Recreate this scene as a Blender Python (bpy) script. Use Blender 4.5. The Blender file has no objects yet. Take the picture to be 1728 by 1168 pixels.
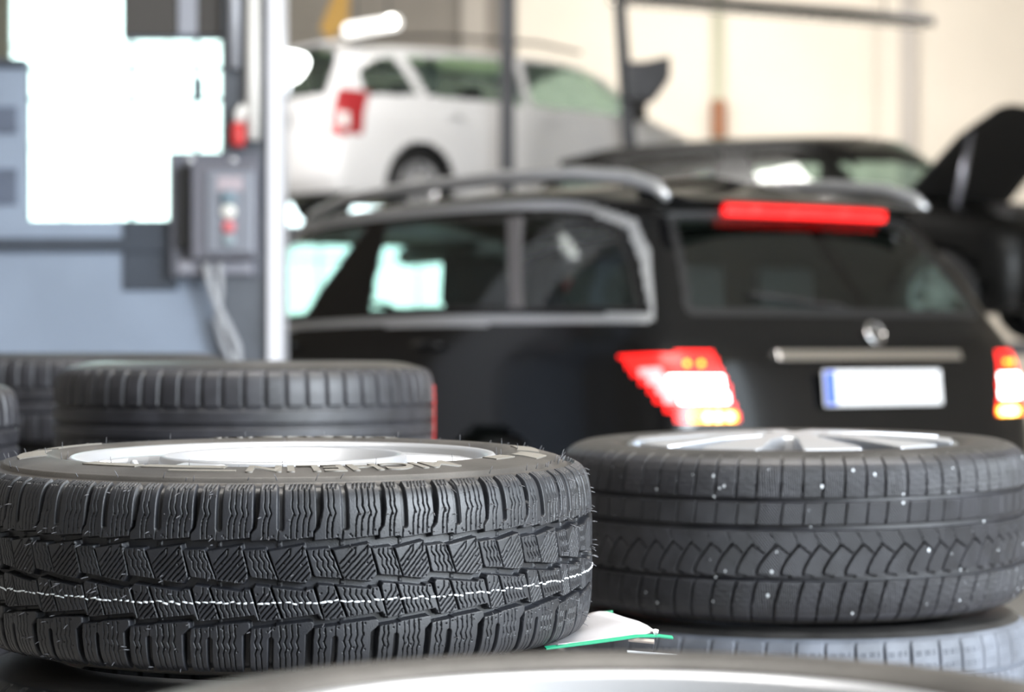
import bpy, bmesh, math, random
import numpy as np
from mathutils import Vector, Matrix

random.seed(7)
rng = np.random.default_rng(7)
S = bpy.context.scene
COL = S.collection
PI = math.pi

# ------------------------------------------------------------------ camera, sky, exposure
ZC = 0.92                      # eye height
FPX, CXP, CYP = 3985.0, 864.0, 588.0
cd = bpy.data.cameras.new('camera')
cam = bpy.data.objects.new('camera', cd); COL.objects.link(cam)
cam.location = (0, 0, ZC); cam.rotation_euler = (PI/2, 0, 0)
cd.sensor_width = 36.0; cd.lens = FPX/1728*36.0
cd.shift_y = (CYP-584.0)/1728
cd.clip_start = 0.02; cd.clip_end = 200
cd.dof.use_dof = True; cd.dof.focus_distance = 2.27
cd.dof.aperture_fstop = 5.2; cd.dof.aperture_blades = 0
S.camera = cam

W = bpy.data.worlds.new('sky'); S.world = W; W.use_nodes = True
nt = W.node_tree; nt.nodes.clear()
wo = nt.nodes.new('ShaderNodeOutputWorld'); wb = nt.nodes.new('ShaderNodeBackground')
wt = nt.nodes.new('ShaderNodeTexCoord'); ws = nt.nodes.new('ShaderNodeSeparateXYZ')
wr = nt.nodes.new('ShaderNodeValToRGB')
wr.color_ramp.elements[0].position = 0.47; wr.color_ramp.elements[0].color = (.42, .38, .22, 1)
wr.color_ramp.elements[1].position = 0.52; wr.color_ramp.elements[1].color = (.82, .92, 1.0, 1)
wm = nt.nodes.new('ShaderNodeMath'); wm.operation = 'MULTIPLY_ADD'; wm.inputs[1].default_value = .5; wm.inputs[2].default_value = .5
nt.links.new(wt.outputs['Generated'], ws.inputs[0]); nt.links.new(ws.outputs['Z'], wm.inputs[0])
nt.links.new(wm.outputs[0], wr.inputs[0]); nt.links.new(wr.outputs[0], wb.inputs[0]); nt.links.new(wb.outputs[0], wo.inputs[0])
wb.inputs[1].default_value = 4.0

def area_light(name, loc, rot, sx, sy, power, color=(1, 1, 1)):
    l = bpy.data.lights.new(name, 'AREA'); l.shape = 'RECTANGLE'; l.size = sx; l.size_y = sy
    l.energy = power; l.color = color
    o = bpy.data.objects.new(name, l); COL.objects.link(o); o.location = loc; o.rotation_euler = rot
    return o
area_light('hall_lamps_light', (2.6, 25.6, 5.3), (math.radians(38), 0, 0), 6, 2, 190, (1, .94, .86))
area_light('van_fill_light', (-3.6, 15.5, 5.9), (math.radians(42), 0, math.radians(-22)), 3, 1.5, 460, (1, .97, .93))  # added fill without a fixture, brightens the side of the raised van
area_light('workshop_lamps_light', (0.9, 2.9, 4.9), (0, 0, 0), 5, 1.0, 230, (1, .95, .88))
area_light('gate_daylight', (5.4, -1.2, 2.8), (math.radians(68), 0, math.radians(56)), 3.2, 3.0, 600, (.86, .93, 1))

S.view_settings.view_transform = 'Standard'
S.view_settings.look = 'None'
S.view_settings.gamma = 1.0
S.view_settings.use_curve_mapping = False
S.view_settings.exposure = 0.65

# ------------------------------------------------------------------ helpers
def px(x, y, Y):
    """photo pixel -> world point at depth Y"""
    return Vector(((x-CXP)/FPX*Y, Y, ZC-(y-CYP)/FPX*Y))

def tag(o, label=None, cat=None, group=None, kind=None):
    if label: o['label'] = label
    if cat: o['category'] = cat
    if group: o['group'] = group
    if kind: o['kind'] = kind
    return o

def thing(name, label, cat, loc=(0, 0, 0), rot=(0, 0, 0), group=None):
    o = bpy.data.objects.new(name, None); COL.objects.link(o)
    o.location = loc; o.rotation_euler = rot; o.empty_display_size = .1
    return tag(o, label, cat, group)

def link(me, name, parent=None):
    o = bpy.data.objects.new(name, me); COL.objects.link(o)
    if parent is not None: o.parent = parent
    return o

MATS = {}
def mat(name, color, rough=.5, metal=0., bump=0., bscale=200., var=0., vscale=6., coat=0., emit=None, estr=0., spec=.5, var2=None):
    if name in MATS: return MATS[name]
    m = bpy.data.materials.new(name); m.use_nodes = True; n = m.node_tree; N = n.nodes; b = N['Principled BSDF']
    b.inputs['Base Color'].default_value = (*color, 1); b.inputs['Roughness'].default_value = rough
    b.inputs['Metallic'].default_value = metal; b.inputs['Specular IOR Level'].default_value = spec
    b.inputs['Coat Weight'].default_value = coat; b.inputs['Coat Roughness'].default_value = .04
    tc = N.new('ShaderNodeTexCoord')
    if var > 0:
        t = N.new('ShaderNodeTexNoise'); t.inputs['Scale'].default_value = vscale; t.inputs['Detail'].default_value = 5
        n.links.new(tc.outputs['Object'], t.inputs['Vector'])
        r = N.new('ShaderNodeValToRGB'); r.color_ramp.elements[0].position = .35; r.color_ramp.elements[1].position = .68
        c0 = tuple(c*(1-var) for c in color); c1 = var2 or tuple(min(1, c*(1+var)) for c in color)
        r.color_ramp.elements[0].color = (*c0, 1); r.color_ramp.elements[1].color = (*c1, 1)
        n.links.new(t.outputs['Fac'], r.inputs[0]); n.links.new(r.outputs[0], b.inputs['Base Color'])
    if bump > 0:
        t2 = N.new('ShaderNodeTexNoise'); t2.inputs['Scale'].default_value = bscale; t2.inputs['Detail'].default_value = 3
        n.links.new(tc.outputs['Object'], t2.inputs['Vector'])
        bp = N.new('ShaderNodeBump'); bp.inputs['Strength'].default_value = bump; bp.inputs['Distance'].default_value = .001
        n.links.new(t2.outputs['Fac'], bp.inputs['Height']); n.links.new(bp.outputs[0], b.inputs['Normal'])
    if emit:
        b.inputs['Emission Color'].default_value = (*emit, 1); b.inputs['Emission Strength'].default_value = estr
    MATS[name] = m
    return m

def glass(name, tint=(.72, .82, .78), refl=.9):
    m = bpy.data.materials.new(name); m.use_nodes = True; n = m.node_tree; N = n.nodes; N.clear()
    out = N.new('ShaderNodeOutputMaterial'); mix = N.new('ShaderNodeMixShader')
    tr = N.new('ShaderNodeBsdfTransparent'); tr.inputs[0].default_value = (*tint, 1)
    gl = N.new('ShaderNodeBsdfGlossy'); gl.inputs['Roughness'].default_value = .02; gl.inputs[0].default_value = (refl, refl, refl, 1)
    lw = N.new('ShaderNodeLayerWeight'); lw.inputs[0].default_value = .5
    pw = N.new('ShaderNodeMath'); pw.operation = 'POWER'; pw.inputs[1].default_value = 5
    ma = N.new('ShaderNodeMath'); ma.operation = 'MULTIPLY_ADD'; ma.inputs[1].default_value = .9; ma.inputs[2].default_value = .06
    n.links.new(lw.outputs['Facing'], pw.inputs[0]); n.links.new(pw.outputs[0], ma.inputs[0]); n.links.new(ma.outputs[0], mix.inputs[0])
    n.links.new(tr.outputs[0], mix.inputs[1]); n.links.new(gl.outputs[0], mix.inputs[2])
    n.links.new(mix.outputs[0], out.inputs[0])
    return m

M_RUB = mat('tread_rubber', (.017, .018, .022), .40, bump=.25, bscale=900, var=.25, vscale=30)
M_RUBW = mat('worn_tread_rubber', (.024, .024, .029), .42, bump=.3, bscale=700, var=.35, vscale=25)
M_RUBG = mat('sheen_grey_tread_rubber', (.115, .125, .15), .6, bump=.3, bscale=500, var=.25, vscale=20)  # paler than the other treads: its lit sheen is put into the colour
M_SIDE = mat('sidewall_rubber', (.052, .047, .043), .48, bump=.2, bscale=500, var=.35, vscale=14)
M_SIDED = mat('dark_sidewall_rubber', (.036, .034, .033), .42, bump=.2, bscale=500, var=.3, vscale=14)
M_LETTER = mat('raised_letter_rubber', (.16, .148, .13), .55, bump=.2, bscale=600)
M_ALLOY = mat('silver_alloy', (.50, .51, .54), .34, .6, bump=.05, bscale=300)
M_ALLOYD = mat('alloy_barrel', (.42, .46, .50), .35, 1., bump=.05, bscale=300)
M_HAIR = mat('hair_rubber', (.11, .11, .12), .45, bump=.05)  # greyer than the tread, the light caught by the hairs is coloured in
M_CHALK = mat('white_chalk', (.80, .84, .88), .8, bump=.2)
M_CHROME = mat('chrome_trim', (.82, .81, .82), .16, 1., bump=.02)
M_BLACK = mat('black_paint', (.003, .003, .0035), .2, coat=.12, bump=.01, spec=.28)
M_BLACK2 = mat('charcoal_paint', (.004, .004, .004), .35, coat=.05, bump=.01, spec=.22)
M_WHITE = mat('silver_white_paint', (.74, .74, .76), .3, coat=.5, bump=.01)
M_PLAS = mat('black_plastic', (.012, .012, .013), .55, bump=.1)
M_SEAT = mat('dark_seat_cloth', (.03, .032, .036), .85, bump=.4, bscale=400)
M_GLASS = glass('car_glass', (.60, .72, .68))
M_GLASSD = glass('dark_car_glass', (.30, .36, .35))
M_PANE = glass('window_pane', (.92, .97, .94))
M_STEEL = mat('grey_steel', (.17, .18, .21), .45, .3, bump=.1, var=.15, vscale=4)
M_DSTEEL = mat('dark_steel', (.045, .047, .055), .5, .2, bump=.1, var=.15, vscale=4)
M_ALU = mat('brushed_aluminium', (.62, .63, .66), .35, .7, bump=.05)
M_SIDEG = mat('shiny_sidewall_rubber', (.05, .047, .044), .28, bump=.1, bscale=300, var=.3, vscale=14)
M_RED = mat('red_plastic', (.55, .03, .03), .4, bump=.05)

def mesh_np(name, V, F, mats, parent=None, smooth=True, midx=None):
    V = np.ascontiguousarray(V, np.float32); F = np.ascontiguousarray(F, np.int32)
    k = F.shape[1]; me = bpy.data.meshes.new(name)
    me.vertices.add(len(V)); me.vertices.foreach_set('co', V.ravel())
    me.loops.add(F.size); me.loops.foreach_set('vertex_index', F.ravel())
    me.polygons.add(len(F)); me.polygons.foreach_set('loop_start', np.arange(0, F.size, k, dtype=np.int32))
    if midx is not None: me.polygons.foreach_set('material_index', np.ascontiguousarray(midx, np.int32))
    me.polygons.foreach_set('use_smooth', np.full(len(F), smooth))
    for m in (mats if isinstance(mats, (list, tuple)) else [mats]): me.materials.append(m)
    me.update(calc_edges=True); me.validate()
    return link(me, name, parent)

def bm_obj(name, bm, m, parent=None, smooth=False, bevel=0, seg=2):
    bmesh.ops.recalc_face_normals(bm, faces=bm.faces)
    me = bpy.data.meshes.new(name); bm.to_mesh(me); bm.free()
    for mm in (m if isinstance(m, (list, tuple)) else [m]): me.materials.append(mm)
    if smooth: me.polygons.foreach_set('use_smooth', [True]*len(me.polygons))
    o = link(me, name, parent)
    if bevel:
        md = o.modifiers.new('bevel', 'BEVEL'); md.width = bevel; md.segments = seg; md.limit_method = 'ANGLE'
    return o

def add_box(bm, lo, hi, M=None, mi=0):
    vs = [bm.verts.new((x, y, z)) for x in (lo[0], hi[0]) for y in (lo[1], hi[1]) for z in (lo[2], hi[2])]
    for f in ((0, 1, 3, 2), (4, 6, 7, 5), (0, 4, 5, 1), (2, 3, 7, 6), (0, 2, 6, 4), (1, 5, 7, 3)):
        bm.faces.new([vs[i] for i in f]).material_index = mi
    if M is not None:
        for v in vs: v.co = M @ v.co
    return vs

def box(name, lo, hi, m, parent=None, bevel=.003, M=None):
    bm = bmesh.new(); add_box(bm, lo, hi, M)
    return bm_obj(name, bm, m, parent, bevel=bevel)

def add_tube(bm, pts, r, n=12, cap=True):
    pts = [Vector(p) for p in pts]; rs = r if isinstance(r, (list, tuple)) else [r]*len(pts)
    rings = []; up = None
    for i, p in enumerate(pts):
        t = (pts[min(i+1, len(pts)-1)]-pts[max(i-1, 0)]).normalized()
        if up is None:
            up = Vector((0, 0, 1)) if abs(t.z) < .9 else Vector((1, 0, 0))
        a = (up-t*up.dot(t)).normalized(); b = t.cross(a); up = a
        rings.append([bm.verts.new(p+(a*math.cos(2*PI*k/n)+b*math.sin(2*PI*k/n))*rs[i]) for k in range(n)])
    for i in range(len(rings)-1):
        for k in range(n):
            bm.faces.new((rings[i][k], rings[i][(k+1) % n], rings[i+1][(k+1) % n], rings[i+1][k]))
    if cap:
        bm.faces.new(rings[0][::-1]); bm.faces.new(rings[-1])

def tube(name, pts, r, m, parent=None, n=12):
    bm = bmesh.new(); add_tube(bm, pts, r, n)
    return bm_obj(name, bm, m, parent, smooth=True)

def add_lathe(bm, prof, n=96, M=None):
    rings = []
    for (r, z) in prof:
        if r < 1e-6:
            rings.append([bm.verts.new((0, 0, z))])
        else:
            rings.append([bm.verts.new((r*math.cos(2*PI*k/n), r*math.sin(2*PI*k/n), z)) for k in range(n)])
    for i in range(len(rings)-1):
        a, b = rings[i], rings[i+1]
        for k in range(n):
            j = (k+1) % n
            if len(a) == 1 and len(b) == 1: continue
            if len(a) == 1: bm.faces.new((a[0], b[j], b[k]))
            elif len(b) == 1: bm.faces.new((a[k], a[j], b[0]))
            else: bm.faces.new((a[k], a[j], b[j], b[k]))
    if M is not None:
        for rg in rings:
            for v in rg: v.co = M @ v.co

def lathe(name, prof, m, parent=None, n=96, M=None):
    bm = bmesh.new(); add_lathe(bm, prof, n, M)
    return bm_obj(name, bm, m, parent, smooth=True)

def add_prism(bm, poly, a0, a1, axis=1, M=None):
    """polygon in the two other axes, extruded along axis from a0 to a1"""
    def P(p, a):
        q = list(p); q.insert(axis, a); return Vector(q)
    A = [bm.verts.new(P(p, a0)) for p in poly]; B = [bm.verts.new(P(p, a1)) for p in poly]
    n = len(poly)
    bm.faces.new(A); bm.faces.new(B[::-1])
    for i in range(n): bm.faces.new((A[i], B[i], B[(i+1) % n], A[(i+1) % n]))
    if M is not None:
        for v in A+B: v.co = M @ v.co

def prism(name, poly, a0, a1, m, parent=None, axis=1, M=None, bevel=.002):
    bm = bmesh.new(); add_prism(bm, poly, a0, a1, axis, M)
    return bm_obj(name, bm, m, parent, bevel=bevel)

# ------------------------------------------------------------------ 2-D distance functions (millimetres)
def sd_poly(U, V, P):
    d = np.full(U.shape, 1e9); inside = np.zeros(U.shape, bool); n = len(P)
    for i in range(n):
        ax, ay = P[i]; bx, by = P[(i+1) % n]; ex, ey = bx-ax, by-ay
        t = np.clip(((U-ax)*ex+(V-ay)*ey)/(ex*ex+ey*ey+1e-12), 0, 1)
        d = np.minimum(d, np.hypot(U-ax-t*ex, V-ay-t*ey))
        c = ((ay > V) != (by > V))
        inside ^= c & (U < (bx-ax)*(V-ay)/((by-ay)+1e-12)+ax)
    return np.where(inside, -d, d)

def d_line(U, V, P):
    d = np.full(U.shape, 1e9)
    for (ax, ay), (bx, by) in zip(P[:-1], P[1:]):
        ex, ey = bx-ax, by-ay
        t = np.clip(((U-ax)*ex+(V-ay)*ey)/(ex*ex+ey*ey+1e-12), 0, 1)
        d = np.minimum(d, np.hypot(U-ax-t*ex, V-ay-t*ey))
    return d

def sstep(a, b, x):
    t = np.clip((x-a)/(b-a), 0, 1); return t*t*(3-2*t)

def ground(V, top, full, shallow, vs, ve):
    """groove depth that fades from full in the tread to shallow at the shoulder"""
    return full+(shallow-full)*sstep(vs, ve, np.abs(V))

def wav(u, v0, v1, amp, per, lean=0., ph=0.):
    n = max(3, int(abs(v1-v0)/per*4)); out = []
    for i in range(n+1):
        t = i/n; out.append((u+lean*t+amp*[0, 1, 0, -1][(i+int(ph)) % 4], v0+(v1-v0)*t))
    return out

# --- tread of the big silver wheel: sawtooth shoulders, two rows of slanted blocks, wavy sipes
P_A = 56.8
def pattern_zigzag(U, V):
    polys = {
        'sh': [(.5, 33.2), (21, 35), (24.3, 33.2), (56.3, 36.2), (56.3, 40.8), (58.6, 44), (59.4, 50), (59.4, 88), (9.4, 88), (8.2, 60), (5.4, 44.7), (.6, 39.3)],
        'c1': [(-6.3, 25.4), (13.6, 26.6), (24.3, .2), (1.6, 2.2), (0, 4.2)],
        'c2': [(16.4, 24.8), (48.8, 29.9), (49.3, 25.6), (54.2, 6), (54.6, 2.2), (49.6, -3.3), (25.7, -.4)],
        'd1': [(2.2, -7.2), (4.2, -4.6), (17, -6), (27.5, -33.6), (8.9, -35.6)],
        'd2': [(19.3, -6.3), (48.4, -9.8), (50.8, -8), (56.2, -8), (64.8, -34.8), (62.6, -34.4), (60, -30), (29.6, -33.3)],
        'sl': [(.4, -42), (22, -39.6), (23, -38.6), (54, -35.8), (56.2, -37), (56.2, -41.5), (49.4, -47.5), (48.2, -88), (-1.6, -88), (-.9, -52)],
    }
    best = np.full(U.shape, 1e9); sd = {}
    for k, p in polys.items():
        d = np.full(U.shape, 1e9)
        for s in (-P_A, 0, P_A): d = np.minimum(d, sd_poly(U-s, V, p))
        sd[k] = d; best = np.minimum(best, d)
    full = ground(V, 0, 10.0, 4.2, 62, 88)
    dep = full*sstep(-.35, 1.0, best)
    def cut(k, line, w, depth, inset=.7):
        nonlocal dep
        d = np.full(U.shape, 1e9)
        for s in (-P_A, 0, P_A): d = np.minimum(d, d_line(U-s, V, line))
        g = depth*(1-sstep(w*.55, w*1.2, d))*sstep(-inset, -inset-.5, sd[k])
        dep = np.maximum(dep, g)
    cut('sh', [(27.4, 44.5), (27.8, 96)], 3.0, 4.6, -6); cut('sl', [(18, -51.5), (16.5, -96)], 2.3, 5.5, -6)
    cut('sh', [(25.2, 43), (24.6, 33)], .5, 3, 0); cut('sl', [(18, -50), (18.5, -38)], .5, 3, 0)
    wv = [(0, 80), (-.3, 68), (-.7, 62), (1.1, 56.5), (-1.2, 51), (-1.9, 46), (-2.4, 34)]
    for u in (13.4, 17.9, 38.2, 43.4, 49.0, 53.8): cut('sh', [(u+a, b) for a, b in wv], .5, 4)
    for u in (13.2, 17.0, 21.2, 36.6, 40.4, 44.2, 48.0, 52.0, 56): cut('sh', [(u-1.2, 79), (u+.9, 87.8)], .7, 2.2, .2)
    wl = [(0, -38), (.3, -45), (.8, -49), (-.9, -54), (.9, -59), (-.8, -64), (0, -69), (-.2, -86)]
    for u in (4.4, 9.2, 26.2, 31.2, 36.6, 41.8): cut('sl', [(u+a, b) for a, b in wl], .5, 4)
    for i in range(4): cut('c1', wav(-2.2+4.6*i, 27.5, -1, 1.0, 9, 10), .5, 4)
    for i in range(8):
        u = 6+5.3*i; cut('c2', [(u, -4), (u+24, 21), (u+25, 31)] if i % 2 else [(u, -4), (u+30, 28)], .5, 4)
    for i in range(6):
        u = -10+5.2*i; cut('d1', [(u, -37), (u+16, -20), (u+22, -12), (u+22.5, -4)], .5, 4)
    for i in range(6): cut('d2', wav(24.5+5.0*i, -7, -36, .9, 9, 8.5), .5, 4)
    pins = [(20.5, 37.5), (31.5, 38), (12, 40), (15, 54.5), (40, 55), (50, 54), (42, 41.5), (53, 41), (33, 36.5), (11.5, 24), (21, 4), (48, 26.5), (50, -.5), (30, 14), (46, 13),
            (20, -9), (6, -12), (24, -31), (54, -10), (33, -31.5), (62, -32.5), (20.8, -42), (15, -44), (44, -39), (30, -41.5), (9, -45), (34, -60), (44, -62), (6, -60)]
    for (a, b) in pins:
        d = np.full(U.shape, 1e9)
        for s in (-P_A, 0, P_A): d = np.minimum(d, np.hypot(U-s-a, V-b))
        dep = np.maximum(dep, 1.6*(1-sstep(.45, .95, d)))
    ws_ = sstep(1.0, 2.2, best)*sstep(1.2, .4, np.abs(np.mod(U-24, P_A)-1.5)-1.5)
    dep = dep-1.6*ws_*(np.abs(V) < 40)
    return dep

# --- tread of the second wheel: ribs with a row of hooked diagonal cuts
P_B = 28.8
def pattern_hook(U, V):
    dep = np.zeros(U.shape); S3 = (-2*P_B, -P_B, 0, P_B, 2*P_B)
    full = ground(V, 0, 8.5, 4.0, 70, 106)
    def cut(line, w, depth):
        nonlocal dep
        d = np.full(U.shape, 1e9)
        for s in S3: d = np.minimum(d, d_line(U-s, V, line))
        dep = np.maximum(dep, depth*(1-sstep(w*.6, w*1.15, d)))
    for v0, w in ((52.6, 3.2), (16.8, 4.0), (-49.8, 2.9)):
        dep = np.maximum(dep, 8.5*(1-sstep(w*.75, w*1.15, np.abs(V-v0))))
    cut([(0, 53), (.6, 62), (2.0, 76), (2.6, 92), (2.8, 118)], 1.5, full)
    cut([(0, 18), (4.6, 52)], 1.15, 7.5)
    cut([(0, -43.5), (3.0, -34), (9.5, -23), (18, -12), (24.5, -5)], 1.5, 8)
    cut([(24.0, -4.5), (38.5, -15.5)], 1.3, 8)
    cut([(24.5, -5), (15.5, 14)], .5, 4)
    cut([(0, -43.5), (13.5, -46.0)], 1.3, 6)
    cut([(1.5, -52), (-3, -66), (-7.5, -86), (-10, -118)], 1.7, full)
    hat = np.abs(np.mod(U*.82+V*.55, 2.7)-1.35); rows = ((V > 21) & (V < 48)) | ((V > -45) & (V < 12))
    dep = np.maximum(dep, np.where(rows, 1.5*(1-sstep(.25, .6, hat)), 0))
    hat2 = np.abs(np.mod(U+.05*V, 2.9)-1.45+.35*np.sin(V*.9)); rows2 = (np.abs(V-2) > 55) & (np.abs(V) < 98)
    dep = np.maximum(dep, np.where(rows2, 1.3*(1-sstep(.25, .6, hat2)), 0))
    return dep

# --- shoulder blocks with rows of pin holes
P_C = 40.0
def pattern_pins(U, V):
    full = ground(V, 0, 6, 2.6, 66, 100); dep = np.zeros(U.shape)
    d = np.full(U.shape, 1e9)
    P = [(1.6, 38), (38.6, 38), (38.6, 90), (36, 97), (4, 97), (1.6, 90)]; Pl = [(a+9, -b+4) for a, b in P[::-1]]
    Pm = [(1.5, 31), (19, 31), (25, -27), (7.5, -27)]; Pm2 = [(21, 31), (38.5, 31), (44.5, -27), (27, -27)]
    for s in (-2*P_C, -P_C, 0, P_C):
        for p in (P, Pl, Pm, Pm2): d = np.minimum(d, sd_poly(U-s, V, p))
    dep = full*sstep(-1.2, .8, d)
    for v0 in (74, 52):
        for u0 in (8, 12.5, 20, 24, 31):
            for k in (-2.4, 2.4):
                dd = np.hypot((np.mod(U-u0+P_C/2, P_C)-P_C/2)/.9, (V-v0-k-u0*.05)/1.5)
                dep = np.maximum(dep, 2.0*(1-sstep(.8, 1.3, dd)))
    dd = np.hypot((np.mod(U, 6.7)-3.3)/.9, (np.mod(V, 14)-7)/1.6)
    dep = np.maximum(dep, np.where(np.abs(V) < 30, 1.8*(1-sstep(.8, 1.3, dd)), 0))
    return dep

# --- lug shoulders over plain ribs
P_D = 33.0
def pattern_lugs(U, V):
    full = ground(V, 0, 7, 3.2, 60, 92); dep = np.zeros(U.shape)
    d = np.abs(np.mod(U+1.5*np.sin(V*.03)+P_D/2, P_D)-P_D/2)
    dep = np.where((V > 26) & (V < 86), full*(1-sstep(2.4, 4.2, d)), 0)
    d2 = np.abs(np.mod(U-8+P_D/2, P_D)-P_D/2)
    dep = np.maximum(dep, np.where((V < -28) & (V > -86), full*(1-sstep(2.4, 4.2, d2)), 0))
    for v0 in (23, -3, -25): dep = np.maximum(dep, 6.5*(1-sstep(2.2, 3.6, np.abs(V-v0))))
    return dep

# --- tyre carcass ---------------------------------------------------------------
PROF_A = [(.3165, 0), (.3163, .030), (.3155, .050), (.3125, .066), (.3075, .0755), (.300, .0805), (.293, .0825), (.288, .0838), (.2855, .0853), (.283, .0848),
          (.275, .0872), (.262, .0898), (.248, .0912), (.238, .0915), (.229, .0890), (.2215, .0845), (.2165, .0770), (.213, .0700)]
PROF_B = [(.3300, 0), (.3297, .035), (.3290, .062), (.3265, .083), (.3215, .0965), (.313, .1045), (.305, .1085), (.299, .1102), (.2965, .1112), (.294, .1104),
          (.285, .1122), (.272, .1132), (.258, .1120), (.247, .1085), (.240, .1030), (.2345, .0960), (.231, .0910), (.228, .087)]

def smooth_profile(prof, n=40):
    """Catmull-Rom through the half profile, returns arrays r, z, arc length"""
    P = np.array(prof); P = np.vstack([[P[1][0], -P[1][1]], P, 2*P[-1]-P[-2]]); out = []
    for i in range(1, len(P)-2):
        t = np.linspace(0, 1, n, endpoint=False)[:, None]; a, b, c, d = P[i-1], P[i], P[i+1], P[i+2]
        out.append(.5*(2*b+(c-a)*t+(2*a-5*b+4*c-d)*t*t+(3*b-a-3*c+d)*t**3))
    out = np.vstack(out+[P[-2][None]]); s = np.concatenate([[0], np.cumsum(np.hypot(*np.diff(out, axis=0).T))])
    return out[:, 0], out[:, 1], s

def tyre_mesh(name, prof, pattern, pitch_mm, count, mats, fine, dv, coarse=3.0, vt=100., zs=1.0, parent=None, span=108, jitter=None):
    """one closed carcass with the tread cut into it as relief; fine steps on the half that carries the detail, coarse behind"""
    r_, z_, s_ = smooth_profile(prof); R = prof[0][0]
    smax = s_[-1]*1000
    v = np.concatenate([np.linspace(smax, vt, 26, endpoint=False), np.arange(vt, -vt, -dv), np.linspace(-vt, -smax, 26)])
    av = np.abs(v)/1000; rr = np.interp(av, s_, r_); zz = np.interp(av, s_, z_)*np.sign(v)
    dr = np.gradient(rr, v); dz = np.gradient(zz, v); L = np.hypot(dr, dz)
    nr, nz = dz/L, -dr/L
    circ = count*pitch_mm
    half = circ*span/360
    uf = np.arange(-half, half, fine); ub = np.arange(half, circ-half, coarse)
    u = np.concatenate([uf, ub]); n = len(u)
    nu = int(round(pitch_mm/fine)); ug = np.arange(nu)*pitch_mm/nu
    Ug, Vg = np.meshgrid(ug, v, indexing='ij')
    D = pattern(Ug, Vg); D = np.where(np.abs(Vg) <= vt, D, 0)
    # uneven pitch like a real tread
    if jitter is not None:
        f = np.array([jitter[i % len(jitter)] for i in range(count)]); edges = np.concatenate([[0], np.cumsum(f)]); edges *= circ/edges[-1]
        uu = np.mod(u, circ); k = np.clip(np.searchsorted(edges, uu, 'right')-1, 0, count-1)
        ph = (uu-edges[k])/(edges[k+1]-edges[k])
    else: ph = np.mod(u/pitch_mm, 1)
    idx = np.floor(ph*nu).astype(int) % nu
    dep = D[idx]/1000                                     # (n, nv)
    phi = -PI/2+u/circ*2*PI
    rad = rr[None]-dep*nr[None]; Z = (zz[None]-dep*nz[None])*zs
    V = np.stack([rad*np.cos(phi)[:, None], rad*np.sin(phi)[:, None], Z], -1).reshape(-1, 3)
    nv = len(v); i = np.arange(n); j = np.arange(nv-1)
    a = (i[:, None]*nv+j[None]); b = (((i+1) % n)[:, None]*nv+j[None])
    F = np.stack([a, a+1, b+1, b], -1).reshape(-1, 4)
    tread = np.abs(.5*(v[1:]+v[:-1])) < vt-6
    mi = np.tile(np.where(tread, 0, 1), n)
    o = mesh_np(name, V, F, mats, parent, True, mi)
    return o, (r_, z_, s_)

def prof_at(prof3, v):
    r_, z_, s_ = prof3; a = abs(v)
    return np.interp(a, s_, r_), np.interp(a, s_, z_)*(1 if v >= 0 else -1)
# ------------------------------------------------------------------ wheels
def sidewall_z(prof3, r):
    r_, z_, s_ = prof3; k = np.argmax(z_)
    rr = r_[len(r_)//3:][::-1]; zz = z_[len(z_)//3:][::-1]
    return float(np.interp(r, rr, zz))

def text_mesh(body, size, bold=.0, spacing=1.0):
    c = bpy.data.curves.new('text', 'FONT'); c.body = body; c.size = size; c.offset = bold; c.space_character = spacing
    c.extrude = .0006; c.align_x = 'LEFT'; c.resolution_u = 4
    o = bpy.data.objects.new('text', c); COL.objects.link(o)
    dg = bpy.context.evaluated_depsgraph_get(); me = bpy.data.meshes.new_from_object(o.evaluated_get(dg))
    COL.objects.unlink(o); bpy.data.objects.remove(o); bpy.data.curves.remove(c)
    return me

def ring_text(name, body, prof3, r0, height, phi0, arc, m, parent, wide=None):
    """raised letters round the sidewall, tops outward; phi0 = where the first letter starts, reading clockwise seen from above"""
    me = text_mesh(body, 1.0, .022)
    co = np.empty(len(me.vertices)*3, np.float32); me.vertices.foreach_get('co', co); co = co.reshape(-1, 3)
    x0, x1 = co[:, 0].min(), co[:, 0].max(); y0, y1 = co[:, 1].min(), co[:, 1].max(); zc = co[:, 2]
    ph = phi0-(co[:, 0]-x0)/(x1-x0)*arc; r = r0+(co[:, 1]-y0)/(y1-y0)*height
    z = np.array([sidewall_z(prof3, q) for q in r])+np.where(zc > 0, .0013, -.0008)
    out = np.stack([r*np.cos(ph), r*np.sin(ph), z], 1).astype(np.float32)
    me.vertices.foreach_set('co', out.ravel()); me.materials.clear(); me.materials.append(m); me.update(); me.name = name
    return link(me, name, parent)

def ring_bar(name, prof3, spans, m, parent, h=.0011):
    bm = bmesh.new()
    for (r0, r1, a0, a1) in spans:
        n = max(4, int(abs(a1-a0)/math.radians(1.5))); top = []; bot = []
        for i in range(n+1):
            a = a0+(a1-a0)*i/n
            top.append([bm.verts.new((r*math.cos(a), r*math.sin(a), sidewall_z(prof3, r)+h)) for r in (r0, .5*(r0+r1), r1)])
            bot.append([bm.verts.new((r*math.cos(a), r*math.sin(a), sidewall_z(prof3, r)-.001)) for r in (r0, r1)])
        for i in range(n):
            A, B, C, D = top[i], top[i+1], bot[i], bot[i+1]
            bm.faces.new((A[0], A[1], B[1], B[0])); bm.faces.new((A[1], A[2], B[2], B[1]))
            bm.faces.new((A[0], B[0], D[0], C[0])); bm.faces.new((A[2], C[1], D[1], B[2]))
        for q in (0, n):
            bm.faces.new((top[q][0], top[q][1], top[q][2], bot[q][1], bot[q][0]))
    return bm_obj(name, bm, m, parent)

def radial(a):
    return Matrix.Rotation(a, 4, 'Z')

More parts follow.
